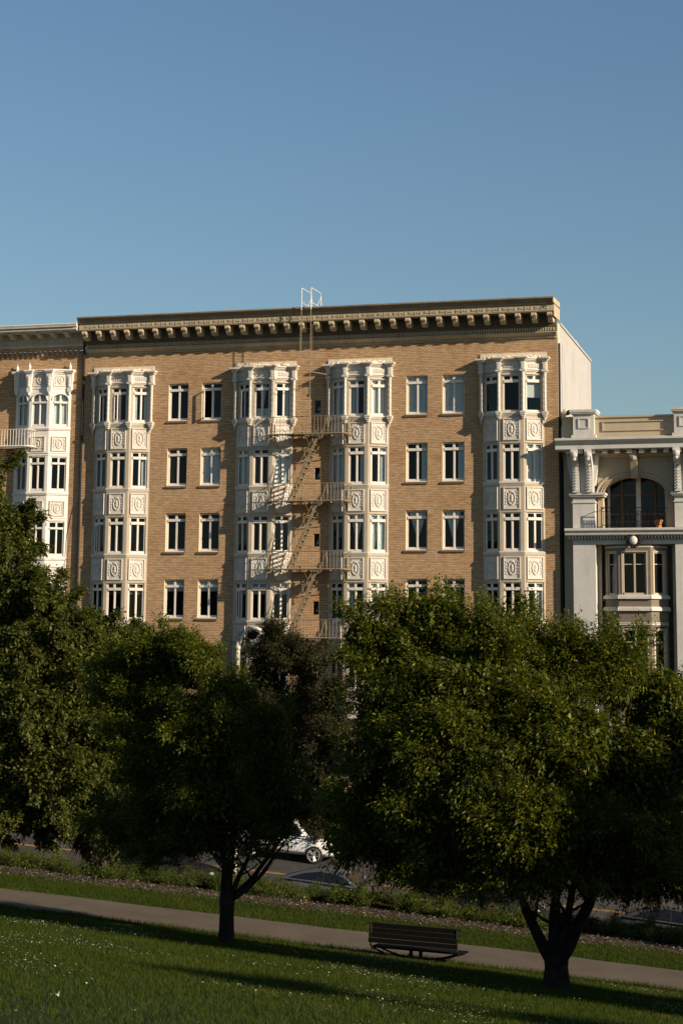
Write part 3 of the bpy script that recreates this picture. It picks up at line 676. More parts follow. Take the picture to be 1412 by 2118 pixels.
for i, (x, y) in enumerate(((lc-lhw+.05, D-.07), (lc-lfh, D-BD-.06), (lc+lfh, D-BD-.06), (lc+lhw-.05, D-.07))):
    c = MB(); yb = D if i in (0, 3) else D-BD+.1
    c.exty([(x-.16, 13.50), (x-.10, 12.60), (x-.05, 12.55), (x, 12.42), (x+.05, 12.55), (x+.10, 12.60), (x+.16, 13.50)], y-.10, yb)
    c.exty([(x-.06, 13.35), (x-.05, 12.8), (x+.05, 12.8), (x+.06, 13.35)], y-.125, y-.099)
    c.box(x-.2, x+.2, y-.16, yb, 13.50, 13.56); c.box(x-.24, x+.24, y-.2, yb, 13.561, 13.64)
    for z in (12.9, 13.05, 13.2): c.ball((x, y-.13, z), (.04, .02, .05), nu=6, nv=4)
    c.build('pilaster', M['lbwhite'], casing)
    if i != 2:
        f = MB(); f.tube([(x, y-.05, 13.64), (x, y-.05, 13.70)], .08, 8); f.ball((x, y-.05, 13.80), (.08, .08, .10)); f.tube([(x, y-.05, 13.86), (x, y-.05, 14.02)], [.045, .008], 6)
        f.build('finial', M['lbwhite'], casing)
for z in (11.1, 8.0):
    o = inst('window', get_window(('L2',), W_=1.03, H=1.8, depth=.1), lefth, (-44.235, D, z))
b = MB(); b.tube([(-39.08, D-.09, 5.6), (-39.2, D-.09, 4.2), (-39.36, D-.09, 2.4), (-39.6, D-.09, -4)], .012, 5); b.tube([(BX0-.1, D-.1, 7.2), (-39.08, D-.09, 5.6)], .012, 5)
b.build('cable', M['pipe'], lefth)

# ------------------------------------------------------------------ right building
GX0 = -15.27; RP = D-.30
rh = thing('stucco_house', (-10, D+5, -9.6), 'pale grey stucco house with panelled parapet, twisted brackets and arched balcony', 'building')
b = MB(); b.box(GX0, -13.62, D+.25, D+9, -11, 9.6); b.box(-10.5, -1.5, D+.25, D+9, -11, 9.6)
# arch wall with an opening
ax0, ax1, zb_, zs_, zt_ = -13.49, -10.69, 5.70, 7.00, 7.98
acx = (ax0+ax1)/2; arx = (ax1-ax0)/2
N = 24; arc = [(acx-arx*math.cos(math.pi*i/N), zs_+(zt_-zs_)*math.sin(math.pi*i/N)**.8) for i in range(N+1)]
for i in range(N):
    (xa, za), (xb, zb2) = arc[i], arc[i+1]
    b.mesh([(xa, D+.05, za), (xb, D+.05, zb2), (xb, D+.05, 9.3), (xa, D+.05, 9.3), (xa, D+.55, za), (xb, D+.55, zb2)], [(0,1,2,3), (0,4,5,1)])
b.box(-13.72, ax0, D+.05, D+.8, 5.3, 9.3); b.box(ax1, -10.38, D+.05, D+.8, 5.3, 9.3)
b.box(-13.7, -10.4, D+1.9, D+2.1, -11, 9.4)
b.box(ax0-.15, ax0, D+.55, D+2, 5.3, 9.3); b.box(ax1, ax1+.15, D+.55, D+2, 5.3, 9.3)
b.build('wall', M['beige'], rh)
for k, (d_, r_) in enumerate(((.30, .045), (.12, .03), (.03, .02))):
    b = MB(); pts = [(acx-(arx+d_)*math.cos(math.pi*i/N), D+.03, zs_+(zt_-zs_+d_*.9)*math.sin(math.pi*i/N)**.8) for i in range(N+1)]
    b.tube(pts, r_, 6); b.build('arch_moulding', M['beige'], rh)
b = MB()
PX = [(-14.78, -13.79), (-10.30, -9.15), (-4.5, -3.4)]
for x0, x1 in PX:
    b.box(x0, x1, RP, D+.3, 5.72, 7.02); b.box(x0-.04, x1+.04, RP-.04, D+.3, 6.82, 6.87)
    b.box(x0-.10, x1+.42 if x0 < -14 else x1+.1, RP-.10, D+.3, 7.10, 7.17); b.box(x0-.15, x1+.47 if x0 < -14 else x1+.15, RP-.15, D+.3, 7.171, 7.27); b.box(x0, x1, RP, D+.3, 7.02, 7.1)
    b.box(x0, x1, RP, D+.3, -11, 5.0); b.box(x0-.0, x1, RP-.0, D+.3, 7.271, 8.95)
b.build('pilaster', M['grey'], rh)
for x0, x1 in PX[:2]:
    for xc in (x0+.18, x1-.20):
        c = MB()
        prof = [(RP+.0, 9.15), (RP-.62, 9.15), (RP-.66, 9.05), (RP-.60, 8.85), (RP-.42, 8.60), (RP-.26, 8.35), (RP-.20, 8.0), (RP-.20, 7.6), (RP-.22, 7.28), (RP, 7.28)]
        c.extx(prof, xc-.14, xc+.14)
        for j in range(9):
            z = 7.42+.13*j; y = np.interp(z, [7.28, 7.6, 8.0, 8.35, 8.6, 8.85], [RP-.22, RP-.20, RP-.20, RP-.26, RP-.42, RP-.60])
            c.tube([(xc-.08, y-.02, z-.05), (xc, y-.05, z), (xc+.08, y-.02, z+.05)], .035, 5)
        c.ball((xc, RP-.62, 8.92), (.15, .10, .16)); c.ball((xc, RP-.60, 8.72), (.10, .07, .09))
        c.build('console', M['grey'], rh)
# curved shoulder beside the first console
b = MB(); b.exty([(-15.05, 9.15), (-15.02, 8.6), (-14.92, 8.1), (-14.80, 7.6), (-14.78, 7.28), (-14.6, 7.28), (-14.6, 9.15)], RP+.02, D+.28)
b.exty([(-13.6, 9.15), (-13.62, 8.6), (-13.70, 8.1), (-13.79, 7.6), (-13.79, 7.28), (-14.0, 7.28), (-14.0, 9.15)], RP+.02, D+.28)
b.build('shoulder', M['grey'], rh)
c = MB(); kx = -12.04; c.extx([(D+.05, 9.1), (D-.62, 9.1), (D-.64, 8.95), (D-.52, 8.7), (D-.3, 8.3), (D-.22, 8.02), (D-.1, 7.9), (D+.05, 7.9)], kx-.15, kx+.15); c.ball((kx, D-.52, 8.8), (.16, .1, .16)); c.build('keystone', M['beige'], rh)
b = MB()
b.extx([(D+.4, 9.70), (D-.92, 9.66), (D-1.02, 9.64), (D-1.02, 9.55), (D-.96, 9.50), (D-.88, 9.42), (D-.84, 9.40), (D-.84, 9.17), (D-.80, 9.15), (D+.4, 9.15)], -15.44, -1.4)
b.extx([(D+.2, 9.15), (D-.25, 9.15), (D-.28, 9.0), (D-.12, 8.86), (D+.2, 8.8)], -15.0, -1.4, 1)
x = -15.0
while x < -1.6: b.box(x, x+.22, D-.70, D-.2, 8.98, 9.149, 0); x += .54
b.build('cornice', [M['grey'], M['beige']], rh)
b = MB(); b.box(GX0+.02, -1.5, D-.12, D+.5, 9.66, 10.62, 1); b.box(GX0-.02, -1.5, D-.18, D+.55, 10.62, 10.70, 1); b.box(GX0+.02, -1.5, D-.2, D-.12, 9.66, 9.78, 1)
for x0, x1 in ((-13.45, -10.6), (-8.9, -5.9)):
    for a0, a1, z0, z1 in ((x0, x1, 10.02, 10.06), (x0, x1, 10.42, 10.46), (x0, x0+.05, 10.06, 10.42), (x1-.05, x1, 10.06, 10.42)): b.box(a0, a1, D-.17, D-.121, z0, z1, 1)
for x0, x1 in ((-14.72, -13.78), (-10.25, -9.2), (-4.5, -3.5)):
    b.box(x0, x1, D-.34, D+.5, 9.67, 10.80); b.box(x0-.10, x1+.10, D-.44, D+.55, 10.80, 10.86); b.box(x0-.13, x1+.13, D-.47, D+.58, 10.861, 10.98); b.box(x0-.08, x1+.08, D-.40, D+.5, 9.67, 9.85)
    xm0, xm1 = x0+.22, x1-.22
    for a0, a1, z0, z1 in ((xm0, xm1, 10.14, 10.18), (xm0, xm1, 10.56, 10.60), (xm0, xm0+.05, 10.18, 10.56), (xm1-.05, xm1, 10.18, 10.56)): b.box(a0, a1, D-.38, D-.341, z0, z1)
b.build('parapet', [M['grey'], M['beige']], rh)
b = MB(); b.extx([(D+.4, 5.70), (D-.72, 5.68), (D-.76, 5.66), (D-.76, 5.58), (D-.68, 5.52), (D-.66, 5.40), (D-.60, 5.36), (D+.4, 5.36)], -15.08, -1.5)
x = -14.95
while x < -1.6: b.box(x, x+.07, D-.52, D-.25, 5.24, 5.359); x += .14
b.extx([(D+.3, 5.24), (D-.24, 5.24), (D-.30, 5.1), (D-.3, 5.0), (D+.3, 5.0)], -14.8, -1.5)
b.build('balcony_slab', M['grey'], rh)
# loggia joinery
b = MB(); yy = D+.9
for x0, x1, k in ((-12.12, -11.92, 0), (-12.80, -12.70, 1), (-11.33, -11.24, 1), (-13.40, -13.30, 0), (-10.85, -10.77, 0)): b.box(x0, x1, yy-.1, yy+.1, 5.7, 8.2, k)
b.box(-13.45, -10.7, yy-.06, yy+.06, 5.7, 5.85, 1); b.box(-13.4, -12.12, yy-.05, yy+.05, 7.2, 7.28, 1); b.box(-11.92, -10.8, yy-.05, yy+.05, 7.2, 7.28, 1)
b.k = 2
b.face([(-13.4, yy+.02, 5.8), (-10.75, yy+.02, 5.8), (-10.75, yy+.02, 8.3), (-13.4, yy+.02, 8.3)])
b.build('balcony_door', [M['white'], M['drape'], M['glass']], rh)
b = MB(); b.box(-13.5, -10.6, D+1.7, D+1.8, 5.4, 8.5); b.build('interior', M['dark'], rh)
b = MB(); x0, x1, yr = -13.46, -10.66, D-.62
b.tube([(x0, yr, 6.58), (x1, yr, 6.58)], .02, 6); b.tube([(x0, yr, 5.80), (x1, yr, 5.80)], .018, 6); b.tube([(x0, yr, 6.42), (x1, yr, 6.42)], .012, 5)
for x in (x0, x1): b.tube([(x, yr, 6.58), (x, D+.1, 6.58)], .018, 6); b.tube([(x, yr, 5.72), (x, yr, 6.62)], .022, 6)
x = x0+.1; i = 0
while x < x1-.05:
    b.tube([(x, yr, 5.8), (x, yr, 6.42)], .014, 5)
    if i % 2: 
        for z in (5.95, 6.28): b.tube([(x-.05+.05*math.cos(a)+.05, yr, z+.06*math.sin(a)) for a in np.linspace(0, 2*math.pi, 9)[:-1]], .013, 4, closed=True)
    x += .115; i += 1
b.build('balcony_railing', M['blackiron'], rh)
# lower canted bay
P = [(-13.46, D+.25), (-12.80, D-.28), (-11.39, D-.28), (-10.72, D+.25)]
b = MB()
for a, c in zip(P, P[1:]):
    l = math.hypot(c[0]-a[0], c[1]-a[1]); Fr = (a[0], a[1], (c[0]-a[0])/l, (c[1]-a[1])/l)
    ow = l-.36 if l > 1 else l-.30; u0 = (l-ow)/2; u1 = u0+ow
    b.fbox(Fr, 0, u0, -.15, 0, -11, 5.1, 0); b.fbox(Fr, u1, l, -.15, 0, -11, 5.1, 0)
    for z0, z1 in ((4.66, 5.1), (1.40, 2.80), (-2.1, -.50), (-11, -3.6)): b.fbox(Fr, u0, u1, -.15, -.002, z0, z1, 0)
    for k in (0, 1):
        o_ = 3.36*k
        b.fbox(Fr, -.05, l+.05, 0, .09, 2.62-o_, 2.74-o_, 1); b.fbox(Fr, -.02, l+.02, 0, .04, 2.741-o_, 2.80-o_, 1)
        b.fbox(Fr, -.06, l+.06, 0, .11, 2.10-o_, 2.22-o_, 1); b.fbox(Fr, -.03, l+.03, 0, .07, 2.221-o_, 2.28-o_, 1); b.fbox(Fr, 0, l, 0, .03, 4.85-o_, 4.90-o_, 1); b.fbox(Fr, 0, l, 0, .03, 1.56-o_, 1.60-o_, 1)
        H = 1.86; ang = math.atan2(Fr[3], Fr[2]); px, py = Fr[0]+l/2*Fr[2], Fr[1]+l/2*Fr[3]
        wb = MB(); w2 = ow/2
        for xa, xb, za, zb3 in ((-w2, -w2+.06, 0, H), (w2-.06, w2, 0, H), (-w2, w2, H-.06, H), (-w2, w2, 0, .08)): wb.box(xa, xb, .03, .12, za, zb3, 0)
        if l > 1: wb.box(-.035, .035, .03, .11, .08, H-.06, 3)
        wb.box(-w2+.06, w2-.06, .06, .11, H*.70, H*.70+.04, 3)
        for xa, xb in ((-w2-.04, -w2), (w2, w2+.04)): wb.box(xa, xb, -.02, .03, -.02, H+.04, 0)
        wb.box(-w2, w2, -.02, .03, H, H+.04, 0)
        wb.face([(-w2+.06, .09, .08), (w2-.06, .09, .08), (w2-.06, .09, H-.06), (-w2+.06, .09, H-.06)], 1)
        if l < 1 and a[0] < -13 and k == 0: curtain_geo(wb, 'both', ow, H, .3, 2)
        o = inst('window', wb.meshdata('window', [M['cream'], M['glass'], M['curtain'], M['beige']]), rh, (px, py, 2.80-o_), ang)
b.build('bay_window', [M['brown'], M['white']], rh)
b = MB(); b.box(-13.3, -10.9, D+.6, D+.7, -11, 5); b.build('interior', M['dark'], rh)
# cartouche under the balcony
b = MB(); cx_, cz_ = -12.08, 5.16; yy = D-.56
b.ball((cx_, yy-.03, cz_-.02), (.19, .12, .20), 0, 12, 8); b.tube([(cx_+.25*math.cos(a), yy, cz_+.26*math.sin(a)) for a in np.linspace(0, 2*math.pi, 17)[:-1]], .075, 6, 1, True)
for a in np.linspace(0, 2*math.pi, 15)[:-1]: b.ball((cx_+.29*math.cos(a), yy-.03, cz_+.30*math.sin(a)), (.07, .06, .06), 1, 6, 4)
b.box(cx_-.1, cx_+.1, yy, D-.2, cz_-.1, cz_+.1, 1)
b.build('cartouche', [M['white'], M['pipe']], rh, smooth=True)
b = MB(); p0 = at(1163, 857, D+.8); b.tube([(p0.x+.03, D+.8, 10.4), (p0.x+.03, D+.8, 10.92), (p0.x+.12, D+.72, 11.04), (p0.x+.26, D+.58, 10.99)], .14, 10); b.ball((p0.x+.29, D+.56, 10.99), (.115, .05, .12), 1, 10, 6)
b.build('vent_pipe', [M['white'], M['pipe']], rh, smooth=True)
pot = MB(); pot.tube([(-11.0, D-.35, 5.70), (-11.0, D-.35, 5.98)], [.12, .17], 12); pot.tube([(-11.0, D-.35, 5.98), (-11.0, D-.35, 6.03)], .19, 12)
o = pot.build('flower_pot', mat('terracotta', (.45, .17, .06), .8, var=.1), None, L=(-11.0, D-.35, 5.70)); tag(o, 'orange terracotta flower pot standing at the right end of the arched balcony', 'flower pot')

# ------------------------------------------------------------------ fire escapes
fe = thing('fire_escape', (-26.8, D-.6, .84), 'beige iron fire escape zigzagging down between the two middle bay columns of the tan block', 'fire escape')
PX0, PX1, PY0, PY1 = -28.82, -24.95, D-1.15, D-.02
levels = [10.14, 7.06, 3.95, .86, -2.24]
def corner_path(y0, y1, x0, x1, r=.28):
    p = [(x0, y1), (x0, y0+r)]+[(x0+r-r*math.cos(a), y0+r-r*math.sin(a)) for a in (R_(30), R_(60), R_(90))]+[(x1-r, y0)]+[(x1-r+r*math.sin(a), y0+r-r*math.cos(a)) for a in (R_(30), R_(60), R_(90))]+[(x1, y1)]
    return p
for li, z in enumerate(levels):
    if li == 4: break
    b = MB(); hole = (-27.0, -26.0)
    # slatted deck
    y = PY0+.05
    pth = corner_path(PY0, PY1-.45, PX0, PX1)
    b.tube([(x, yy, z-.03) for x, yy in pth], .035, 5)
    for k in range(18):
        yy = PY0+.04+k*.058
        xa, xb = PX0+(.2 if k < 3 else .03), PX1-(.2 if k < 3 else .03)
        if yy > D-.62: xa, xb = -27.9, -25.95
        if yy < D-.45: b.box(xa, hole[0], yy, yy+.046, z-.02, z); b.box(hole[1], xb, yy, yy+.046, z-.02, z)
        else: b.box(max(xa, -27.95), min(xb, -25.9), yy, yy+.046, z-.02, z)
    for x in (PX0+.3, -27.9, -27.05, -25.95, -25.2):
        b.box(x-.02, x+.02, PY0, D-.45 if (x < -28 or x > -25.9) else D, z-.07, z-.021)
        b.tube([(x, PY0+.1, z-.05), (x, D-.02 if -28 < x < -25.9 else D-.42, z-.62)], .02, 5)
    b.build('platform', M['iron'], fe)
    b = MB(); zr = z+.78
    b.tube([(x, yy, zr) for x, yy in pth], .018, 5); b.tube([(x, yy, z+.12) for x, yy in pth], .010, 4)
    # balusters along the path
    seg = []
    for a, c in zip(pth, pth[1:]):
        L_ = math.hypot(c[0]-a[0], c[1]-a[1]); n = max(1, int(L_/.16))
        for i in range(n): seg.append((a[0]+(c[0]-a[0])*i/n, a[1]+(c[1]-a[1])*i/n))
    for q, (x, yy) in enumerate(seg): b.tube([(x, yy, z-.02), (x, yy, zr)], .008 if q % 7 else .015, 4)
    for x in (PX0, PX1): b.tube([(x, PY1-.45, z-.05), (x, PY1-.45, zr)], .02, 5); b.tube([(x, PY0+.15, z-.4), (x, PY0+.15, z)], .014, 4)
    # stair guard on the deck
    b.tube([(-26.25, D-.95, z), (-26.0, D-.95, zr), (-25.95, D-.95, z)], .016, 5); b.tube([(-26.45, D-.5, z), (-26.1, D-.5, zr), (-26.0, D-.5, z)], .016, 5)
    b.tube([(-27.9, D-.42, z+.3), (-27.0, D-.42, z+.3)], .01, 4); b.tube([(-27.9, D-.42, z+.12), (-27.0, D-.42, z+.12)], .01, 4)
    for x in np.arange(-27.9, -26.9, .15): b.tube([(x, D-.42, z), (x, D-.42, z+.32)], .007, 4)
    b.build('railing', M['iron'], fe)
    # stair flight down to the next platform
    if li < 4:
        b = MB(); zt, zb3 = z-.0, levels[li+1]; xt, xb = -26.38, -27.80
        for yy in (D-1.0, D-.5):
            b.mesh([(xt-.07, yy-.012, zt), (xt+.07, yy-.012, zt), (xb+.07, yy-.012, zb3), (xb-.07, yy-.012, zb3), (xt-.07, yy+.012, zt), (xt+.07, yy+.012, zt), (xb+.07, yy+.012, zb3), (xb-.07, yy+.012, zb3)],
                   [(0,1,2,3), (7,6,5,4), (0,4,5,1), (1,5,6,2), (2,6,7,3), (3,7,4,0)])
            b.tube([(xt+.0, yy-.02, zt-.35+.62), (xb-.12, yy-.02, zb3+.62)], .012, 5) if yy < D-.9 else b.tube([(xt-.35, yy, zt-.0), (xb-.35, yy, zb3+.62)], .012, 5)
        for i in range(1, 12):
            t = i/12; x = xt+(xb-xt)*t; zz = zt+(zb3-zt)*t
            b.box(x-.09, x+.09, D-1.0, D-.5, zz-.012, zz+.012)
            if i in (2, 5, 8): b.tube([(x, D-1.02, zz), (x-.12, D-1.02, zz+.62)], .01, 4)
        b.build('stair', M['iron'], fe)
b = MB(); yl = D-1.30; xa, xb = -27.20, -26.74
for x, zlo in ((xa, 10.2), (xb, 10.6)):
    b.tube([(x, yl, zlo), (x, yl, 15.9)], .017, 6)
for i in range(19):
    z = 10.5+.30*i
    b.tube([(xa, yl, z), (xb, yl, z)], .006, 4)
for x in (xa-.07, xb+.07): b.tube([(x, yl+.06, 13.2), (x, yl+.04, 15.2)], .008, 4)
b.tube([(xb, yl, 12.98), (-26.05, D-.12, 12.95)], .02, 5)
b.tube([(xa, yl, 10.6), (xa, D-.1, 10.2)], .015, 5); b.tube([(xb, yl, 10.6), (xb, D-.1, 10.2)], .015, 5)
b.build('ladder', M['iron'], fe)
b = MB()
for x in (xa, xb):
    b.tube([(x, yl, 15.9), (x, yl, 16.86), (x, yl+.06, 16.93), (x, D+.12, 16.93), (x, D+.25, 16.80), (x, D+.3, 16.05)], .022, 6)
    b.tube([(x, yl, 16.25), (x, D+.25, 16.25)], .016, 5); b.tube([(x, D-.3, 16.25), (x, D+.25, 16.75)], .010, 4)
b.tube([(xa, yl, 16.25), (xb, yl, 16.25)], .012, 5)
b.build('gooseneck_rail', M['ironlt'], fe)

fl = thing('fire_escape', (-44.3, D-.6, 9.3), 'small pale balcony with upright bars at the left edge beside the white bay', 'fire escape')
q0 = at(62, 921, D-1.0); zf = q0.z
b = MB(); pth = corner_path(D-1.1, D-.4, -47.5, q0.x+.05)
for k in range(12): b.box(-47.4, q0.x-.1, D-1.05+k*.09, D-1.0+k*.09, zf-.03, zf)
b.tube([(x, yy, zf-.03) for x, yy in pth], .04, 6)
for x in (-46, -44.5, q0.x-.3): b.tube([(x, D-1.0, zf-.04), (x, D, zf-.7)], .022, 5)
b.build('platform', M['ironlt'], fl)
b = MB(); b.tube([(x, yy, zf+.78) for x, yy in pth], .02, 5)
for a, c in zip(pth, pth[1:]):
    L_ = math.hypot(c[0]-a[0], c[1]-a[1]); n = max(1, int(L_/.15))
    for i in range(n): x, yy = a[0]+(c[0]-a[0])*i/n, a[1]+(c[1]-a[1])*i/n; b.tube([(x, yy, zf), (x, yy, zf+.78)], .012, 4)
b.build('railing', M['ironlt'], fl)

# ------------------------------------------------------------------ trees
def nrm(a): return a/np.maximum(np.linalg.norm(a, axis=1, keepdims=True), 1e-9)
def quads_obj(name, P, m, parent, L):
    """P: (n,4,3) leaf quads"""
    n = len(P); me = bpy.data.meshes.new(name)
    me.vertices.add(n*4); me.vertices.foreach_set('co', (P.reshape(-1, 3)-np.array(L)).astype(np.float32).ravel())
    me.loops.add(n*4); me.loops.foreach_set('vertex_index', np.arange(n*4, dtype=np.int32))
    me.polygons.add(n); me.polygons.foreach_set('loop_start', np.arange(0, n*4, 4, dtype=np.int32))
    try: me.polygons.foreach_set('loop_total', np.full(n, 4, dtype=np.int32))
    except Exception: pass
    me.materials.append(m); me.update(calc_edges=True)
    o = bpy.data.objects.new(name, me); COL.objects.link(o)
    if parent is not None: o.parent = parent
    else: o.location = L
    return o
def leafquads(c, d, L, Wd, up=None, jit=.5):
    n = len(c); d = nrm(d)
    r = rng.normal(size=(n, 3))*jit + (np.array([0, 0, 1.0]) if up is None else up)
    side = nrm(np.cross(d, r)); L = L[:, None] if hasattr(L, 'shape') else L; nn = nrm(np.cross(side, d))
    Wd = Wd[:, None] if hasattr(Wd, 'shape') else Wd
    return np.stack([c, c+d*L*.45+side*Wd*.5+nn*Wd*.12, c+d*L-np.array([0,0,1])*L*.12, c+d*L*.45-side*Wd*.5+nn*Wd*.12], axis=1)
def crown_quads(lobes, shoots, leaf, width, slen=(.35, .9), per=14, wind=(-.35, 0, .25), droop=.35, inner=.35, curl=.0, fill=1.0, tilt=1.0, bper=46, blen=1.0):
    """lobes: (cx,cy,cz,rx,ry,rz). Arching shoots spring from the lobe surfaces and carry the leaves."""
    lob = np.array(lobes); vol = (lob[:, 3]*lob[:, 4]*lob[:, 5])**(2/3); pr = vol/vol.sum()
    # boughs: plumes that rise out of the lobes; the shoots spring from their axes
    nb = max(10, shoots//bper); k = rng.choice(len(lob), size=nb, p=pr); Lb = lob[k]
    d = nrm(rng.normal(size=(nb, 3))); rad = rng.uniform(.15, 1.0, nb)**.5
    b0 = Lb[:, :3]+d*Lb[:, 3:]*rad[:, None]*.86
    bd = nrm(nrm(d*Lb[:, 3:])*.8 + np.array(wind)*tilt*1.1 + rng.normal(size=(nb, 3))*.28)
    bl = blen*rng.uniform(.6, 1.05, nb); b0 = b0-bd*bl[:, None]*.45
    jj = rng.integers(0, nb, shoots); t0 = rng.uniform(0, 1, shoots)**.8
    rd = nrm(np.cross(bd[jj], rng.normal(size=(shoots, 3))))
    c0 = b0[jj]+bd[jj]*(bl[jj]*t0)[:, None]+rd*(.10*blen*(1-.6*t0)*rng.uniform(.2, 1, shoots))[:, None]
    c0[:, 2] -= .12*blen*t0**2
    gd = nrm(bd[jj]*(.55+.5*t0[:, None]) + rd*(.75-.4*t0[:, None]) + rng.normal(size=(shoots, 3))*.18)
    ln = rng.uniform(*slen, shoots)
    t = np.linspace(0.05, 1, per); T = np.tile(t, shoots)
    I = np.repeat(np.arange(shoots), per)
    dirn = gd[I]+np.array([0, 0, -1.0])*(droop*T[:, None]**1.5)
    pos = c0[I]+gd[I]*(ln[I]*T)[:, None]+np.array([0, 0, -1.0])*(droop*.4*ln[I]*T**2)[:, None]
    pos += rng.normal(size=pos.shape)*.035
    ld = nrm(nrm(dirn)*.9+rng.normal(size=pos.shape)*.33+np.array([0, 0, -.25]))
    Ls = leaf*rng.uniform(.6, 1.25, len(pos))*(1-.35*T); Q = leafquads(pos, ld, Ls, Ls*width)
    # inner mass
    m = int(shoots*per*.42*fill); k = rng.choice(len(lob), size=m, p=pr); Lb = lob[k]; d = nrm(rng.normal(size=(m, 3)))
    p = Lb[:, :3]+d*Lb[:, 3:]*(rng.uniform(0, .80, m)**.5)[:, None]*.78
    Q2 = leafquads(p, rng.normal(size=(m, 3)), leaf*1.15*rng.uniform(.7, 1.3, m), leaf*.75)
    return np.concatenate([Q, Q2])
def limb(b, p0, p1, r0, r1, bow=.3, n=7, sides=8):
    p0, p1 = Vector(p0), Vector(p1); mid = (p0+p1)/2+Vector((0, 0, -bow))
    pts = []; rs = []
    for i in range(n):
        t = i/(n-1); q = (1-t)**2*p0+2*t*(1-t)*mid+t*t*p1
        q += Vector((random.uniform(-1, 1), random.uniform(-1, 1), 0))*r0*.25*(0 if i in (0, n-1) else 1)
        pts.append(q); rs.append(r0+(r1-r0)*t)
    b.tube(pts, rs, sides); return pts
def px_lobe(px, py, Y, rpx, rpy=None, ry=None):
    p = at(px, py, Y); dep = p.dot(FX); rx = rpx/F*dep; rz = (rpy or rpx)/F*dep
    return (p.x, p.y, p.z, rx, ry or rx, rz)
def make_tree(label, base, trunk_r, fork_h, lobes, leafm, shoots, leaf, width, barkm='bark', nlimb=6, lean=(0, 0), group=None, name='park_tree', limbs_to=None, **kw):
    t = thing(name, base, label, 'tree', group); b = MB()
    bx_, by_, bz = base; fx, fy = bx_+lean[0], by_+lean[1]
    zz = [-.4, 0, .12, .3, .6*fork_h, fork_h]; rr = [1.4, 1.22, 1.08, 1.0, .94, 1.02]
    pts = [(bx_+(fx-bx_)*max(0, z)/fork_h, by_+(fy-by_)*max(0, z)/fork_h, bz+z) for z in zz]
    b.tube(pts, [trunk_r*q for q in rr], 14)
    top = Vector(pts[-1])
    tg = limbs_to or [(l[0], l[1], l[2]) for l in lobes]
    for i in range(nlimb):
        g = Vector(tg[i % len(tg)])+Vector((random.uniform(-.3, .3), random.uniform(-.3, .3), 0))
        r = trunk_r*random.uniform(.38, .55)
        st = top+Vector((random.uniform(-.5, .5)*trunk_r, random.uniform(-.5, .5)*trunk_r, -.15))
        pp = limb(b, st, g, r, r*.3, bow=.15*(g-top).length)
        for k in range(3):
            s_ = pp[2+k]; e = s_+Vector((random.uniform(-1, 1), random.uniform(-1, 1), random.uniform(.3, 1.0)))*(.5+.25*(g-top).length*.5)
            limb(b, s_, e, r*.4, r*.12, bow=.05, n=5, sides=5)
    b.build('trunk', M[barkm], t, smooth=True)
    Q = crown_quads(lobes, shoots, leaf, width, **kw)
    quads_obj('crown', Q, M[leafm], t, base)
    return t
def ground_at(px, py, Y):
    p = at(px, py, Y); return (p.x, p.y, gz(p.x, p.y)-.02)

# big wind-swept tree on the right (nearest)
T2Y = 34.2
lob = [px_lobe(*a) for a in (
 (900,1298,T2Y,105,88), (1040,1335,T2Y,115,88), (1170,1370,T2Y+.4,110,90), (1275,1400,T2Y+.5,95,95), (1375,1450,T2Y+.6,80,85), (1440,1540,T2Y+.3,80,110), (755,1330,T2Y-.3,60,75), (850,1400,T2Y-.4,110,90), (990,1420,T2Y-.9,120,95),
 (795,1500,T2Y-.6,80,110), (960,1540,T2Y-1.0,170,150), (1150,1540,T2Y-1.0,170,140), (1320,1600,T2Y,120,130),
 (780,1640,T2Y-.4,72,92), (900,1690,T2Y-1.2,140,100), (1100,1700,T2Y-1.5,170,110), (1290,1730,T2Y-.6,140,90), (1120,1780,T2Y-1.2,120,62), (820,1735,T2Y-.2,90,60), (735,1735,T2Y,40,45), (960,1780,T2Y-.3,110,55), (1290,1790,T2Y,100,50))]
b2 = ground_at(1150, 2022, 34.4)
L2 = lambda dx, dy, dz: (b2[0]+dx, b2[1]+dy, b2[2]+dz)
make_tree('largest near tree right of the bench with forked trunk and wind swept crown', b2, .215, .62, lob, 'leafA', 19000, .098, .38,
          nlimb=9, group='trees along the near edge of the footpath', slen=(.22, .55), per=15, wind=(-.60, .05, .55), fill=1.1,
          limbs_to=[L2(-.75, -.2, 2.5), L2(.80, .1, 2.5), L2(-.35, .25, 3.2), L2(.40, -.2, 3.3), L2(.05, .1, 3.4), L2(-1.3, 0, 2.9), L2(1.35, -.2, 2.8), L2(-.15, -.25, 3.0), L2(.2, .2, 2.8)])
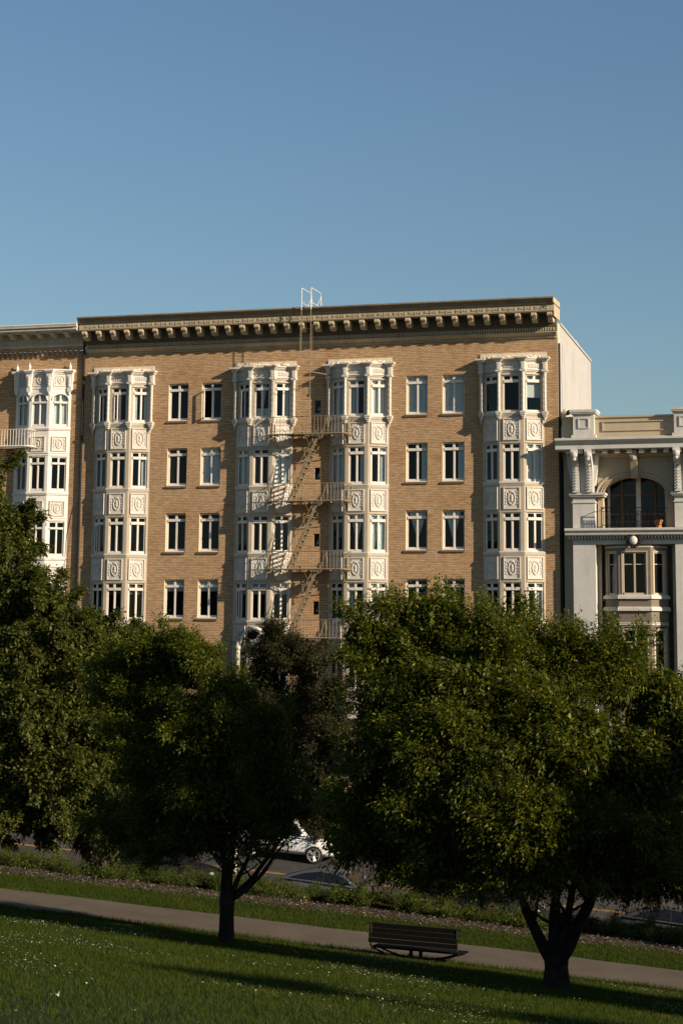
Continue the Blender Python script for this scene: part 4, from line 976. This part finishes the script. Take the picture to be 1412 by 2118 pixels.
# near tree left of centre
T1Y = 35.6
lob = [px_lobe(*a) for a in (
 (330,1355,T1Y+.8,85,70), (250,1400,T1Y+1.2,60,75), (405,1375,T1Y+.5,75,70), (482,1452,T1Y+.2,75,72), (300,1460,T1Y+.8,90,85), (555,1520,T1Y,72,90), (440,1530,T1Y-.4,125,110), (320,1570,T1Y+.4,90,110),
 (580,1630,T1Y,66,80), (460,1645,T1Y-.3,130,72), (330,1680,T1Y+.2,90,60), (545,1680,T1Y+.1,78,40), (405,1722,T1Y,85,38), (340,1740,T1Y+.3,105,36), (250,1700,T1Y+.5,60,60), (560,1712,T1Y,65,26), (625,1665,T1Y+.2,35,45))]
b1 = ground_at(468, 1948, 35.6)
L1 = lambda dx, dy, dz: (b1[0]+dx, b1[1]+dy, b1[2]+dz)
make_tree('near tree left of the bench with shaded dark dome crown and straight trunk', b1, .145, .95, lob, 'leafA', 14500, .084, .40,
          nlimb=8, group='trees along the near edge of the footpath', slen=(.18, .45), per=14, blen=.8, wind=(-.6, .05, .5),
          limbs_to=[L1(-.15, 0, 2.9), L1(.18, 0, 3.0), L1(1.05, -.1, 2.0), L1(-.32, .1, 2.8), L1(.55, .1, 2.6), L1(-.05, .1, 2.8), L1(.05, .2, 3.2), L1(1.3, 0, 2.5)])
# row continuing to the right, beyond the frame: these shade the two near trees
for i, (X, Y, h, lb) in enumerate(((1.2, 31.9, -2.4, 'tree at the right image edge next along the row after the largest near tree'),
                              (8.2, 28.8, .5, 'broad tree beyond the right edge, second in the row past the frame'),
                              (15.5, 26.0, -.6, 'broad tree beyond the right edge, third in the row past the frame'))):
    g = gz(X, Y); lob = []
    for k in range(13):
        a = k*2.4; r = 2.2 if k < 10 else 1.0
        lob.append((X+r*math.cos(a), Y+.75*r*math.sin(a), g+3.4+h+.36*k, 1.75, 1.4, 1.25))
    make_tree(lb, (X, Y, g-.02), .24, 1.3, lob, 'leafA', 5200, .15, .6, nlimb=6, group='trees along the near edge of the footpath', slen=(.3, .8), per=11, wind=(-.5, .05, .4))

g = gz(12.5, 19.2)
make_tree('slim tree beyond the right edge, near the camera on the upper lawn', (12.5, 19.2, g-.02), .16, 3.0, [(12.5, 19.2, g+5.6, .9, .8, .8), (12.1, 19.0, g+6.6, 1.0, .8, .8), (12.8, 19.6, g+7.4, .9, .7, .7), (12.4, 18.2, g+9.2, 1.2, .7, .6)], 'leafA', 1500, .14, .5, nlimb=4, name='park_tree', slen=(.3, .8), per=10)
# tall broad tree at the left edge with a fibrous trunk
AY = 50.5
lob = [px_lobe(*a) for a in (
 (-38,990,AY,72,95), (0,1110,AY-.3,90,110), (40,1100,AY,42,55), (55,1230,AY-.5,85,80), (110,1260,AY,55,60), (-40,1280,AY,120,120),
 (30,1370,AY-1,150,110), (160,1350,AY-.4,100,85), (240,1400,AY,80,80), (90,1480,AY-1.6,160,105), (220,1500,AY-.8,95,95), (-20,1560,AY-1,120,120),
 (120,1600,AY-1.8,150,90), (180,1290,AY,70,50), (250,1330,AY+.3,70,60), (130,1320,AY-.8,90,70), (60,1330,AY-1.2,90,70), (160,1430,AY-1.2,100,80), (60,1590,AY-1.5,100,80), (320,1440,AY,60,75), (310,1560,AY-.3,60,80), (230,1610,AY-1,75,80), (60,1680,AY-1.4,130,62), (185,1690,AY-1.2,80,55), (-50,1700,AY-1,90,60))]
bA = ground_at(195, 1788, 50.0)
make_tree('tall broad leafed tree filling the left edge with a thick reddish trunk', bA, .36, .9, lob, 'leafB', 24000, .105, .8, barkm='barkred',
          nlimb=8, name='broadleaf_tree', slen=(.15, .4), per=12, wind=(0, -.1, .15), droop=.5, fill=1.0, blen=.8, bper=60)
# hanging dry fronds round that trunk, dark sprigs of its lowest branches
Qs = []
n = 500; a = rng.uniform(0, 6.28, n); c = np.stack([bA[0]+.45*np.cos(a), bA[1]+.4*np.sin(a), bA[2]+rng.uniform(.85, 1.5, n)], 1)
d = np.stack([np.cos(a)*.35+rng.normal(size=n)*.2, np.sin(a)*.3, -np.ones(n)], 1)
o = quads_obj('dry_frond', leafquads(c, d, rng.uniform(.25, .5, n), .035), M['barkred'], bpy.data.objects['broadleaf_tree'], bA); o['kind'] = 'stuff'

# tree D on the bank behind the big right tree (its brown trunk foot shows under the crown)
DY = 49.5
lob = [px_lobe(*a) for a in ((1010,1500,DY,100,90), (880,1590,DY,110,100), (1120,1590,DY,130,100), (775,1690,DY,85,85), (950,1700,DY,130,100), (1120,1710,DY,130,100), (695,1660,DY,50,90), (700,1740,DY,45,45), (840,1775,DY,90,50), (1000,1790,DY,110,50), (1250,1640,DY,120,120), (1330,1740,DY,140,95), (1420,1790,DY,100,62), (1240,1790,DY,100,60), (1380,1620,DY,100,110), (1300,1830,DY,120,42), (1420,1840,DY,80,42), (930,1800,DY,80,45))]
bD = ground_at(1010, 1888, 49.0)
make_tree('dark tree on the bank behind the largest near tree, only its brown trunk foot showing', bD, .24, 1.0, lob, 'leafA', 8500, .115, .55, barkm='barkred', name='bank_tree', group='trees on the bank above the street',
          slen=(.3, .8), per=12, wind=(-.4, .05, .4))
g = gz(3.8, 46.0); lobE = [(3.8+1.7*math.cos(k*2.4), 46.0+1.5*math.sin(k*2.4), g+2.2+.42*k, 1.7, 1.6, 1.2) for k in range(11)]
make_tree('tree on the bank beyond the right edge of the view', (3.8, 46.0, g-.02), .2, 1.2, lobE, 'leafA', 3800, .15, .6, nlimb=6, name='bank_tree', group='trees on the bank above the street', slen=(.3, .7), per=11)
# street tree in front of the fire escape
CYY = 82.6
lob = [px_lobe(*a) for a in ((565,1335,CYY,50,40), (615,1365,CYY,45,45), (545,1400,CYY,45,55), (640,1450,CYY,48,60), (575,1470,CYY,75,70), (625,1560,CYY,75,75), (540,1580,CYY,70,60), (665,1600,CYY-2,50,80), (600,1670,CYY-1,90,60), (660,1700,CYY-2,70,60), (692,1440,CYY-2,38,50), (690,1530,CYY-2,45,70), (650,1385,CYY-1,30,35), (522,1312,CYY,16,14))]
bC = at(600, 1790, CYY)
make_tree('sparse olive brown street tree standing under the fire escape behind the street lamp', (bC.x, bC.y, road_z(bC.x)+.13), .16, 2.0, lob, 'leafC', 11000, .12, .55, name='street_tree', slen=(.3, .8), per=12, wind=(0, 0, .3), fill=1.0)

# ------------------------------------------------------------------ street lamp
pl = at(493, 1700, 68); px_ = at(492.5, 1330, 68)
lamp = thing('street_lamp', (px_.x, 68, gz(px_.x, 66.8)), 'pale street lamp with a curved arm reaching right above the tree tops', 'street lamp')
b = MB(); zg = gz(px_.x, 66.8); b.tube([(px_.x, 68, zg), (px_.x, 68, zg+.3), (px_.x, 68, px_.z)], [.13, .10, .075], 12); b.ball((px_.x, 68, px_.z+.02), (.09, .09, .07)); b.tube([(px_.x, 68, px_.z-.25), (px_.x, 68, px_.z-.1)], .095, 12)
b.build('pole', mat('pole paint', (.46, .41, .30), .6, var=.1), lamp, smooth=True)
e1 = at(500, 1318, 67.9); e2 = at(511, 1304, 67.8); e3 = at(518, 1300, 67.7); e4 = at(540, 1301, 67.6)
b = MB(); b.tube([(px_.x+.03, 68, px_.z-.12), tuple(e1), tuple(e2), tuple(e3)], [.045, .04, .035, .035], 8); b.build('arm', M['ironlt'], lamp, smooth=True)
b = MB(); b.tube([tuple(e3), tuple(e3.lerp(e4, .3)+Vector((0, 0, .02))), tuple(e3.lerp(e4, .75)+Vector((0, 0, -.01))), tuple(e4+Vector((0, 0, -.04)))], [.045, .065, .07, .03], 10); b.build('lamp_head', M['ironlt'], lamp, smooth=True)

# ------------------------------------------------------------------ bench
bl = at(762, 1907, 39.0); brt = at(945, 1922.5, 39.0); bx0, bx1 = bl.x, brt.x; zt = (bl.z+brt.z)/2; gzb = gz((bx0+bx1)/2, 39.15)
bench = thing('park_bench', ((bx0+bx1)/2, 39.1, gzb), 'dark slatted park bench on a central pedestal at the edge of the footpath', 'bench')
bench.rotation_euler = (0, math.atan((bl.z-brt.z)/(bx1-bx0)), 0)
b = MB()
for k in range(4): b.box(bx0, bx1, 38.98-.02*k+.02, 39.01-.02*k+.02, zt-.093-.096*k, zt-.003-.096*k)
b.build('backrest', M['benchwood'], bench)
zs = zt-.475
b = MB()
for k in range(5): b.box(bx0+.05, bx1+.10, 39.04+.10*k, 39.135+.10*k, zs-.02-.004*k, zs+.015-.004*k)
b.build('seat', M['benchwood'], bench)
b = MB()
for x in (bx0+.03, bx1-.03):
    b.tube([(x, 39.0, zt-.02), (x+.02, 38.96, zs+.05), (x+.04, 39.02, zs-.03), (x+.05, 39.52, zs-.04)], .022, 6)
b.build('frame', M['blackiron'], bench)
b = MB(); xm = (bx0+bx1)/2
for yy in (39.12, 39.42):
    b.tube([(bx0+.05+(bx1-bx0-.06)*t, yy, zs-.03-.19*(1-(2*t-1)**2)) for t in np.linspace(0, 1, 17)], .018, 6)
b.build('arched_rail', M['blackiron'], bench)
for dx in (-.10, .10):
    b = MB(); b.box(xm+dx-.028, xm+dx+.028, 39.2, 39.3, gzb-.1, zs-.02); b.build('leg', M['blackiron'], bench)

# ------------------------------------------------------------------ cars
def car(label, px, Y, body_col, L_=4.4, H=1.42, W_=1.8, kind='coupe', face=1, zref=None, rimcol=(.5,.5,.5), wr=.34):
    p = at(px, 1800, Y); X = p.x; z0 = road_z(X)
    t = thing('parked_car', (X, Y, z0), label, 'car'); t.rotation_euler = (0, math.atan(.065), 0 if face > 0 else 0)
    dk = body_col[0] < .03; mb = mat('car paint', body_col, .6 if dk else .35, .0, spec=.15 if dk else .5); f = face
    def V(x, y, z): return (X+f*x, Y+y, z0+z)
    h = L_/2
    if kind == 'coupe':
        st = [(-h,.45,.62,.55),(-h+.10,.28,.82,.70),(-h+.5,.22,.93,.82),(-.9,.2,.92,.86),(0,.2,.86,.87),(.75,.2,.86,.86),(1.3,.2,.80,.84),(h-.35,.22,.68,.78),(h-.08,.28,.56,.66),(h,.38,.48,.5)]
        roof = [(-h+.35,.92),(-.95,H-.12),(-.35,H),(.25,H-.03),(.55,H-.13),(1.22,.84)]
    else:
        st = [(-h,.5,.85,.6),(-h+.06,.32,1.0,.78),(-h+.4,.28,1.05,.86),(-.8,.28,1.03,.89),(0,.28,1.0,.9),(.7,.28,.99,.9),(1.15,.28,.98,.88),(h-.4,.28,.90,.84),(h-.08,.34,.78,.72),(h,.45,.66,.58)]
        roof = [(-h+.12,1.02),(-h+.42,H-.10),(-.9,H),(.1,H),(.45,H-.08),(1.15,.99)]
    b = MB(); vs = []; n = 12
    for x, zb, zt, hw in st:
        for k in range(n):
            a = 2*math.pi*k/n+math.pi/n; cx_ = math.cos(a); sz = math.sin(a)
            yy = hw*W_/1.8*math.copysign(abs(cx_)**.45, cx_); zz = (zb+zt)/2+(zt-zb)/2*math.copysign(abs(sz)**.5, sz); vs.append(V(x, yy, zz))
    m_ = len(st); fs = [(i*n+k, i*n+(k+1) % n, (i+1)*n+(k+1) % n, (i+1)*n+k) for i in range(m_-1) for k in range(n)]+[tuple(range(n)), tuple((m_-1)*n+k for k in range(n-1, -1, -1))]
    b.mesh(vs, fs)
    # greenhouse
    wlo, whi = .80*W_/1.8, .60*W_/1.8
    vs = []
    for i, (x, z) in enumerate(roof):
        w = wlo if i in (0, len(roof)-1) else whi
        vs += [V(x, -w, z), V(x, -w*.75, z+.03 if 0 < i < len(roof)-1 else z), V(x, w*.75, z+.03 if 0 < i < len(roof)-1 else z), V(x, w, z)]
    k = len(roof); fs = [(4*i+j, 4*i+j+1, 4*i+5+j, 4*i+4+j) for i in range(k-1) for j in range(3)]
    fs += [tuple(4*i for i in range(k)), tuple(4*i+3 for i in range(k-1, -1, -1))]
    b.mesh(vs, fs)
    bo = b.build('body', mb, t, smooth=True)
    mod = bo.modifiers.new('bevel', 'BEVEL'); mod.width = .03; mod.segments = 2; mod.limit_method = 'ANGLE'; mod.angle_limit = R_(25)
    gl = M['carglass']
    def lerp(a, c, t_): return a+(c-a)*t_
    for s in (-1, 1):
        b = MB(); zl = roof[0][1]+.02; pts = []
        xr0 = lerp(roof[0][0], roof[1][0], .35); 
        pl_ = [(xr0+.1, zl+.03), (roof[1][0]+.05, roof[1][1]-.07), (roof[2][0], roof[2][1]-.09), (roof[3][0], roof[3][1]-.09), (roof[4][0]-.03, roof[4][1]-.06), (roof[5][0]-.22, zl)]
        ztop = H-.09
        def yw(z): return lerp(wlo, whi, min(1, max(0, (z-roof[0][1])/(H-.05-roof[0][1]))))+.012
        b.face([V(x, s*yw(z), z) for x, z in (pl_ if s*f > 0 else pl_[::-1])])
        b.build('side_window', gl, t)
        b = MB(); b.box(-.03, .03, -.015, .015, 0, .01)
        b = MB(); xm_ = -.15; b.face([V(xm_-.03, s*(yw(zl)+.006), zl), V(xm_+.03, s*(yw(zl)+.006), zl), V(xm_+.03, s*(yw(ztop)+.006), ztop), V(xm_-.03, s*(yw(ztop)+.006), ztop)]); b.build('door_pillar', M['pipe'], t)
        b = MB(); b.ball(V(roof[5][0]-.35, s*(wlo+.14), zl+.08), (.08, .10, .06)); b.build('mirror', mb, t, smooth=True)
    b = MB(); (xa, za), (xb, zb) = roof[-2], roof[-1]
    b.face([V(lerp(xa, xb, .06)+.012, -whi*.93, lerp(za, zb, .06)+.035), V(lerp(xa, xb, .06)+.012, whi*.93, lerp(za, zb, .06)+.035), V(lerp(xa, xb, .95)+.02, wlo*.93, lerp(za, zb, .95)+.012), V(lerp(xa, xb, .95)+.02, -wlo*.93, lerp(za, zb, .95)+.012)]); b.build('windshield', gl, t)
    b = MB(); (xa, za), (xb, zb) = roof[1], roof[0]
    b.face([V(lerp(xa, xb, .1)-.012, -whi*.93, lerp(za, zb, .1)+.035), V(lerp(xa, xb, .1)-.012, whi*.93, lerp(za, zb, .1)+.035), V(lerp(xa, xb, .85)-.02, wlo*.9, lerp(za, zb, .85)+.02), V(lerp(xa, xb, .85)-.02, -wlo*.9, lerp(za, zb, .85)+.02)]); b.build('rear_window', gl, t)
    for x in (-L_*.30, L_*.31):
        for s in (-1, 1):
            b = MB(); y = s*(W_/2-.10)
            b.tube([V(x, y-.11, wr), V(x, y-.10, wr), V(x, y+.10, wr), V(x, y+.11, wr)], [wr-.03, wr, wr, wr-.03], 20)
            wo = b.build('wheel', M['tyre'], t, smooth=False)
            r = MB(); yo = y+s*.115
            r.tube([V(x+.72*wr*math.cos(a), yo, wr+.72*wr*math.sin(a)) for a in np.linspace(0, 2*math.pi, 19)[:-1]], .022, 5, closed=True)
            for k in range(5):
                for da in (-.16, .16):
                    a = 2*math.pi*k/5; r.tube([V(x+.05*math.cos(a+da*3), yo, wr+.05*math.sin(a+da*3)), V(x+.70*wr*math.cos(a+da), yo, wr+.70*wr*math.sin(a+da))], .018, 4)
            r.ball(V(x, yo, wr), (.055, .02, .055)); r.build('rim', M['rim'], wo)
    for s in (-1, 1):
        b = MB(); b.ball(V(h-.10, s*(.60*W_/1.8), st[-2][2]-.03), (.10, .13, .06)); b.build('headlight', M['lens'], t, smooth=True)
        b = MB(); b.ball(V(-h+.06, s*(.66*W_/1.8), st[1][2]-.10), (.05, .14, .06)); b.build('tail_light', M['redlens'], t, smooth=True)
    return t
M['carglass'] = mat('car glass', (.008, .010, .012), .12, spec=.3); M['tyre'] = mat('tyre', (.015, .015, .015), .8); M['rim'] = mat('alloy rim', (.42, .41, .40), .45, .6)
M['lens'] = mat('lamp lens', (.5, .5, .48), .1, spec=.9); M['redlens'] = mat('red lamp lens', (.25, .01, .008), .2, spec=.8)
car('white four wheel drive car with silver wheels parked at the far kerb', 597, 79.95, (.72,.70,.66), 4.35, 1.66, 1.84, 'suv', 1, wr=.365)
car('low silver grey coupe parked at the near kerb behind the green shrubs', 686, 68.1, (.055,.06,.068), 4.4, 1.34, 1.8, 'coupe', 1)
car('black car in deep shade parked between the left trunk and the dome tree', 330, 68.1, (.006,.006,.007), 4.6, 1.62, 1.8, 'suv', 1)
car('very dark car parked behind the shrubs under the big right tree', 985, 68.1, (.006,.006,.007), 4.6, 1.70, 1.85, 'suv', 1)
car('grey car at the right image edge with its nose pointing right', 1395, 68.1, (.04,.04,.042), 4.4, 1.38, 1.8, 'coupe', 1)

# ------------------------------------------------------------------ shrubs
def shrub(label, px, py, Y, w, hh, dd, n=14000):
    w *= 1.18; p = at(px, py, Y); X = p.x; g = gz(X, Y)
    t = thing('shrub', (X, Y, g), label, 'shrub', 'low shrubs along the top of the bank')
    b = MB()
    for k in range(9):
        a = random.uniform(0, 6.28); b.tube([(X, Y, g-.05), (X+.3*w*math.cos(a), Y+.3*dd*math.sin(a), g+.3*hh), (X+.7*w*math.cos(a), Y+.7*dd*math.sin(a), g+.6*hh)], [.03, .02, .006], 5)
    b.build('stem', M['bark'], t)
    ns = n//14; lobes = []
    for k in range(9):
        a = random.uniform(0, 6.28); r = random.uniform(.1, .75)
        lobes.append((X+w*r*math.cos(a), Y+dd*r*math.sin(a), gz(X+w*r*math.cos(a), Y+dd*r*math.sin(a))+hh*random.uniform(.25, .6)*(1.1-r*.5), w*.42, dd*.45, hh*.40))
    Q = crown_quads(lobes, ns, .06, .22, slen=(.10, .26), per=14, wind=(-.2, 0, .9), droop=.15, fill=1.0, blen=.4, bper=24)
    quads_obj('foliage', Q, M['shrub'], t, (X, Y, g))
SH = [ ('feathery shrub at the far left edge above the bark bed', 15, 1790, 48.15, 1.5, 0.34, 1),
 ('feathery shrub just left of the thick reddish trunk', 110, 1795, 47.95, 1.2, 0.33, 1),
 ('feathery shrub at the foot of the thick reddish trunk', 215, 1806, 47.55, 1.1, 0.3, 1),
 ('feathery shrub in front of the black car', 330, 1820, 48.05, 1.3, 0.34, 1),
 ('feathery shrub immediately left of the dome tree trunk', 425, 1828, 48.05, 1, 0.41, 1),
 ('bright shrub immediately right of the dome tree trunk', 530, 1838, 48.05, 1.1, 0.42, 1),
 ('low bright shrub in front of the grey coupe tail', 625, 1850, 48.05, 1.2, 0.3, 1),
 ('tall bright shrub hiding the grey coupe bonnet', 740, 1862, 48.05, 1.2, 0.56, 1),
 ('bright shrub above the left end of the park bench', 835, 1875, 47.85, 1.2, 0.52, 1),
 ('dim shrub left of the brown trunk foot behind the bench', 930, 1895, 47.65, 1.1, 0.31, 1),
 ('dim shrub between the brown trunk foot and the forked trunk', 1060, 1903, 47.55, 1.1, 0.37, 1),
 ('olive shrub immediately right of the forked trunk', 1235, 1912, 47.85, 1.2, 0.49, 1),
 ('olive shrub near the right edge left of the grey car nose', 1345, 1925, 47.75, 1.2, 0.48, 1),
 ('olive shrub cut off by the right image edge', 1440, 1940, 47.75, 1, 0.33, 1)]
for a in SH: shrub(*a)

# ------------------------------------------------------------------ grass, flowers, bark chips
def blades(name, n, area, hmin, hmax, w, m, dens=None):
    X, Y = area(n); Z = gza(X, Y); n = len(X)
    h = rng.uniform(hmin, hmax, n); a = rng.uniform(0, 6.28, n); lx, ly = rng.normal(size=n)*.45, rng.normal(size=n)*.45
    c = np.stack([X, Y, Z-.005], 1); top = c+np.stack([lx*h, ly*h, h], 1)
    s_ = np.stack([np.cos(a)*w, np.sin(a)*w, np.zeros(n)], 1)
    P = np.stack([c-s_, c+s_, top+s_*.25, top-s_*.25], 1)
    o = quads_obj(name, P, m, None, (0, 0, 0)); return tag(o, kind='stuff')
def lawn_area(n):
    Y = 15+(39.45-15)*rng.uniform(0, 1, n)**.62
    x0 = -.54*Y-1.0; x1 = -.105*Y+1.2; X = x0+(x1-x0)*rng.uniform(0, 1, n); return X, Y
def verge_area(n):
    Y = rng.uniform(42.0, 45.2, n)+.12*np.sin(rng.uniform(0, 20, n)); X = rng.uniform(-25, -3.5, n); return X, Y
def tuft_area(n):
    X = rng.uniform(-22, -3, n); Y = 39.5+rng.normal(size=n)*.05+.06*np.sin(X*3.1)-.02; return X, Y
o = blades('lawn_grass', 230000, lawn_area, .03, .075, .0045, M['grass']); o['label'] = 'green lawn sloping down to the footpath'; o['category'] = 'grass'
o = blades('verge_grass', 75000, verge_area, .03, .08, .006, M['grass']); o['label'] = 'grass verge on the far side of the footpath'; o['category'] = 'grass'
o = blades('edge_grass', 9000, tuft_area, .05, .13, .006, M['grass']); o['label'] = 'ragged grass tufts hanging over the near edge of the footpath'; o['category'] = 'grass'
# daisies in drifts
X, Y = lawn_area(42000); keep = (np.sin(X*1.1+Y*.35)+np.sin(X*.43-Y*.9+1)+.8*np.sin(X*2.3+Y*1.7)+.5*np.sin(X*4.9-Y*1.1) > 1.0+rng.normal(size=len(X))*.6) & (Y < 38.3)
X, Y = X[keep], Y[keep]; n = len(X); Z = gza(X, Y)+rng.uniform(.05, .085, n); r = rng.uniform(.006, .015, n)
c = np.stack([X, Y, Z], 1); u = np.stack([r, np.zeros(n), rng.normal(size=n)*.3*r], 1); v = np.stack([np.zeros(n), r, rng.normal(size=n)*.3*r-.45*r], 1)
# tilt each head a little towards the sun
o = quads_obj('daisies', np.stack([c-u, c-v, c+u, c+v], 1), M['petal'], None, (0, 0, 0)); tag(o, 'small white daisies scattered in drifts over the lawn', 'flowers', kind='stuff')
X = rng.uniform(-27, -3, 26000); Y = 44.5+4.2*rng.uniform(0, 1, 26000)**1.5; Z = gza(X, Y)+rng.uniform(.012, .05, len(X)); n = len(X)
a = rng.uniform(0, 6.28, n); d = np.stack([np.cos(a), np.sin(a), rng.normal(size=n)*.35], 1)
o = quads_obj('bark_chips', leafquads(np.stack([X, Y, Z], 1), d, rng.uniform(.03, .10, n), rng.uniform(.012, .035, n), jit=.3), M['chip'], None, (0, 0, 0)); tag(o, 'loose brown bark chips on the planting bed', 'bark', kind='stuff')
# scrap of paper
q = at(113, 2066, 22.0); X_, Y_ = q.x, q.y
lo, hi = 15., 30.
for _ in range(40):
    mid = (lo+hi)/2; q = at(113, 2066, mid)
    if q.z > gz(q.x, q.y): lo = mid
    else: hi = mid
b = MB(); z_ = gz(q.x, q.y)+.03
vs = []
for i in range(7):
    for j in range(4): vs.append((q.x-.055+.018*i+rng.normal()*.004, q.y-.03+.02*j, z_+.02+.014*math.sin(i*1.9+j*1.3)+.008*rng.normal()))
b.mesh(vs, [(i*4+j, i*4+4+j, i*4+5+j, i*4+1+j) for i in range(6) for j in range(3) if (i, j) not in ((0, 0), (5, 2), (2, 2))])
o = b.build('paper_scrap', M['petal'], None, L=(q.x, q.y, z_)); tag(o, 'crumpled scrap of white paper lying on the lawn at lower left', 'litter')
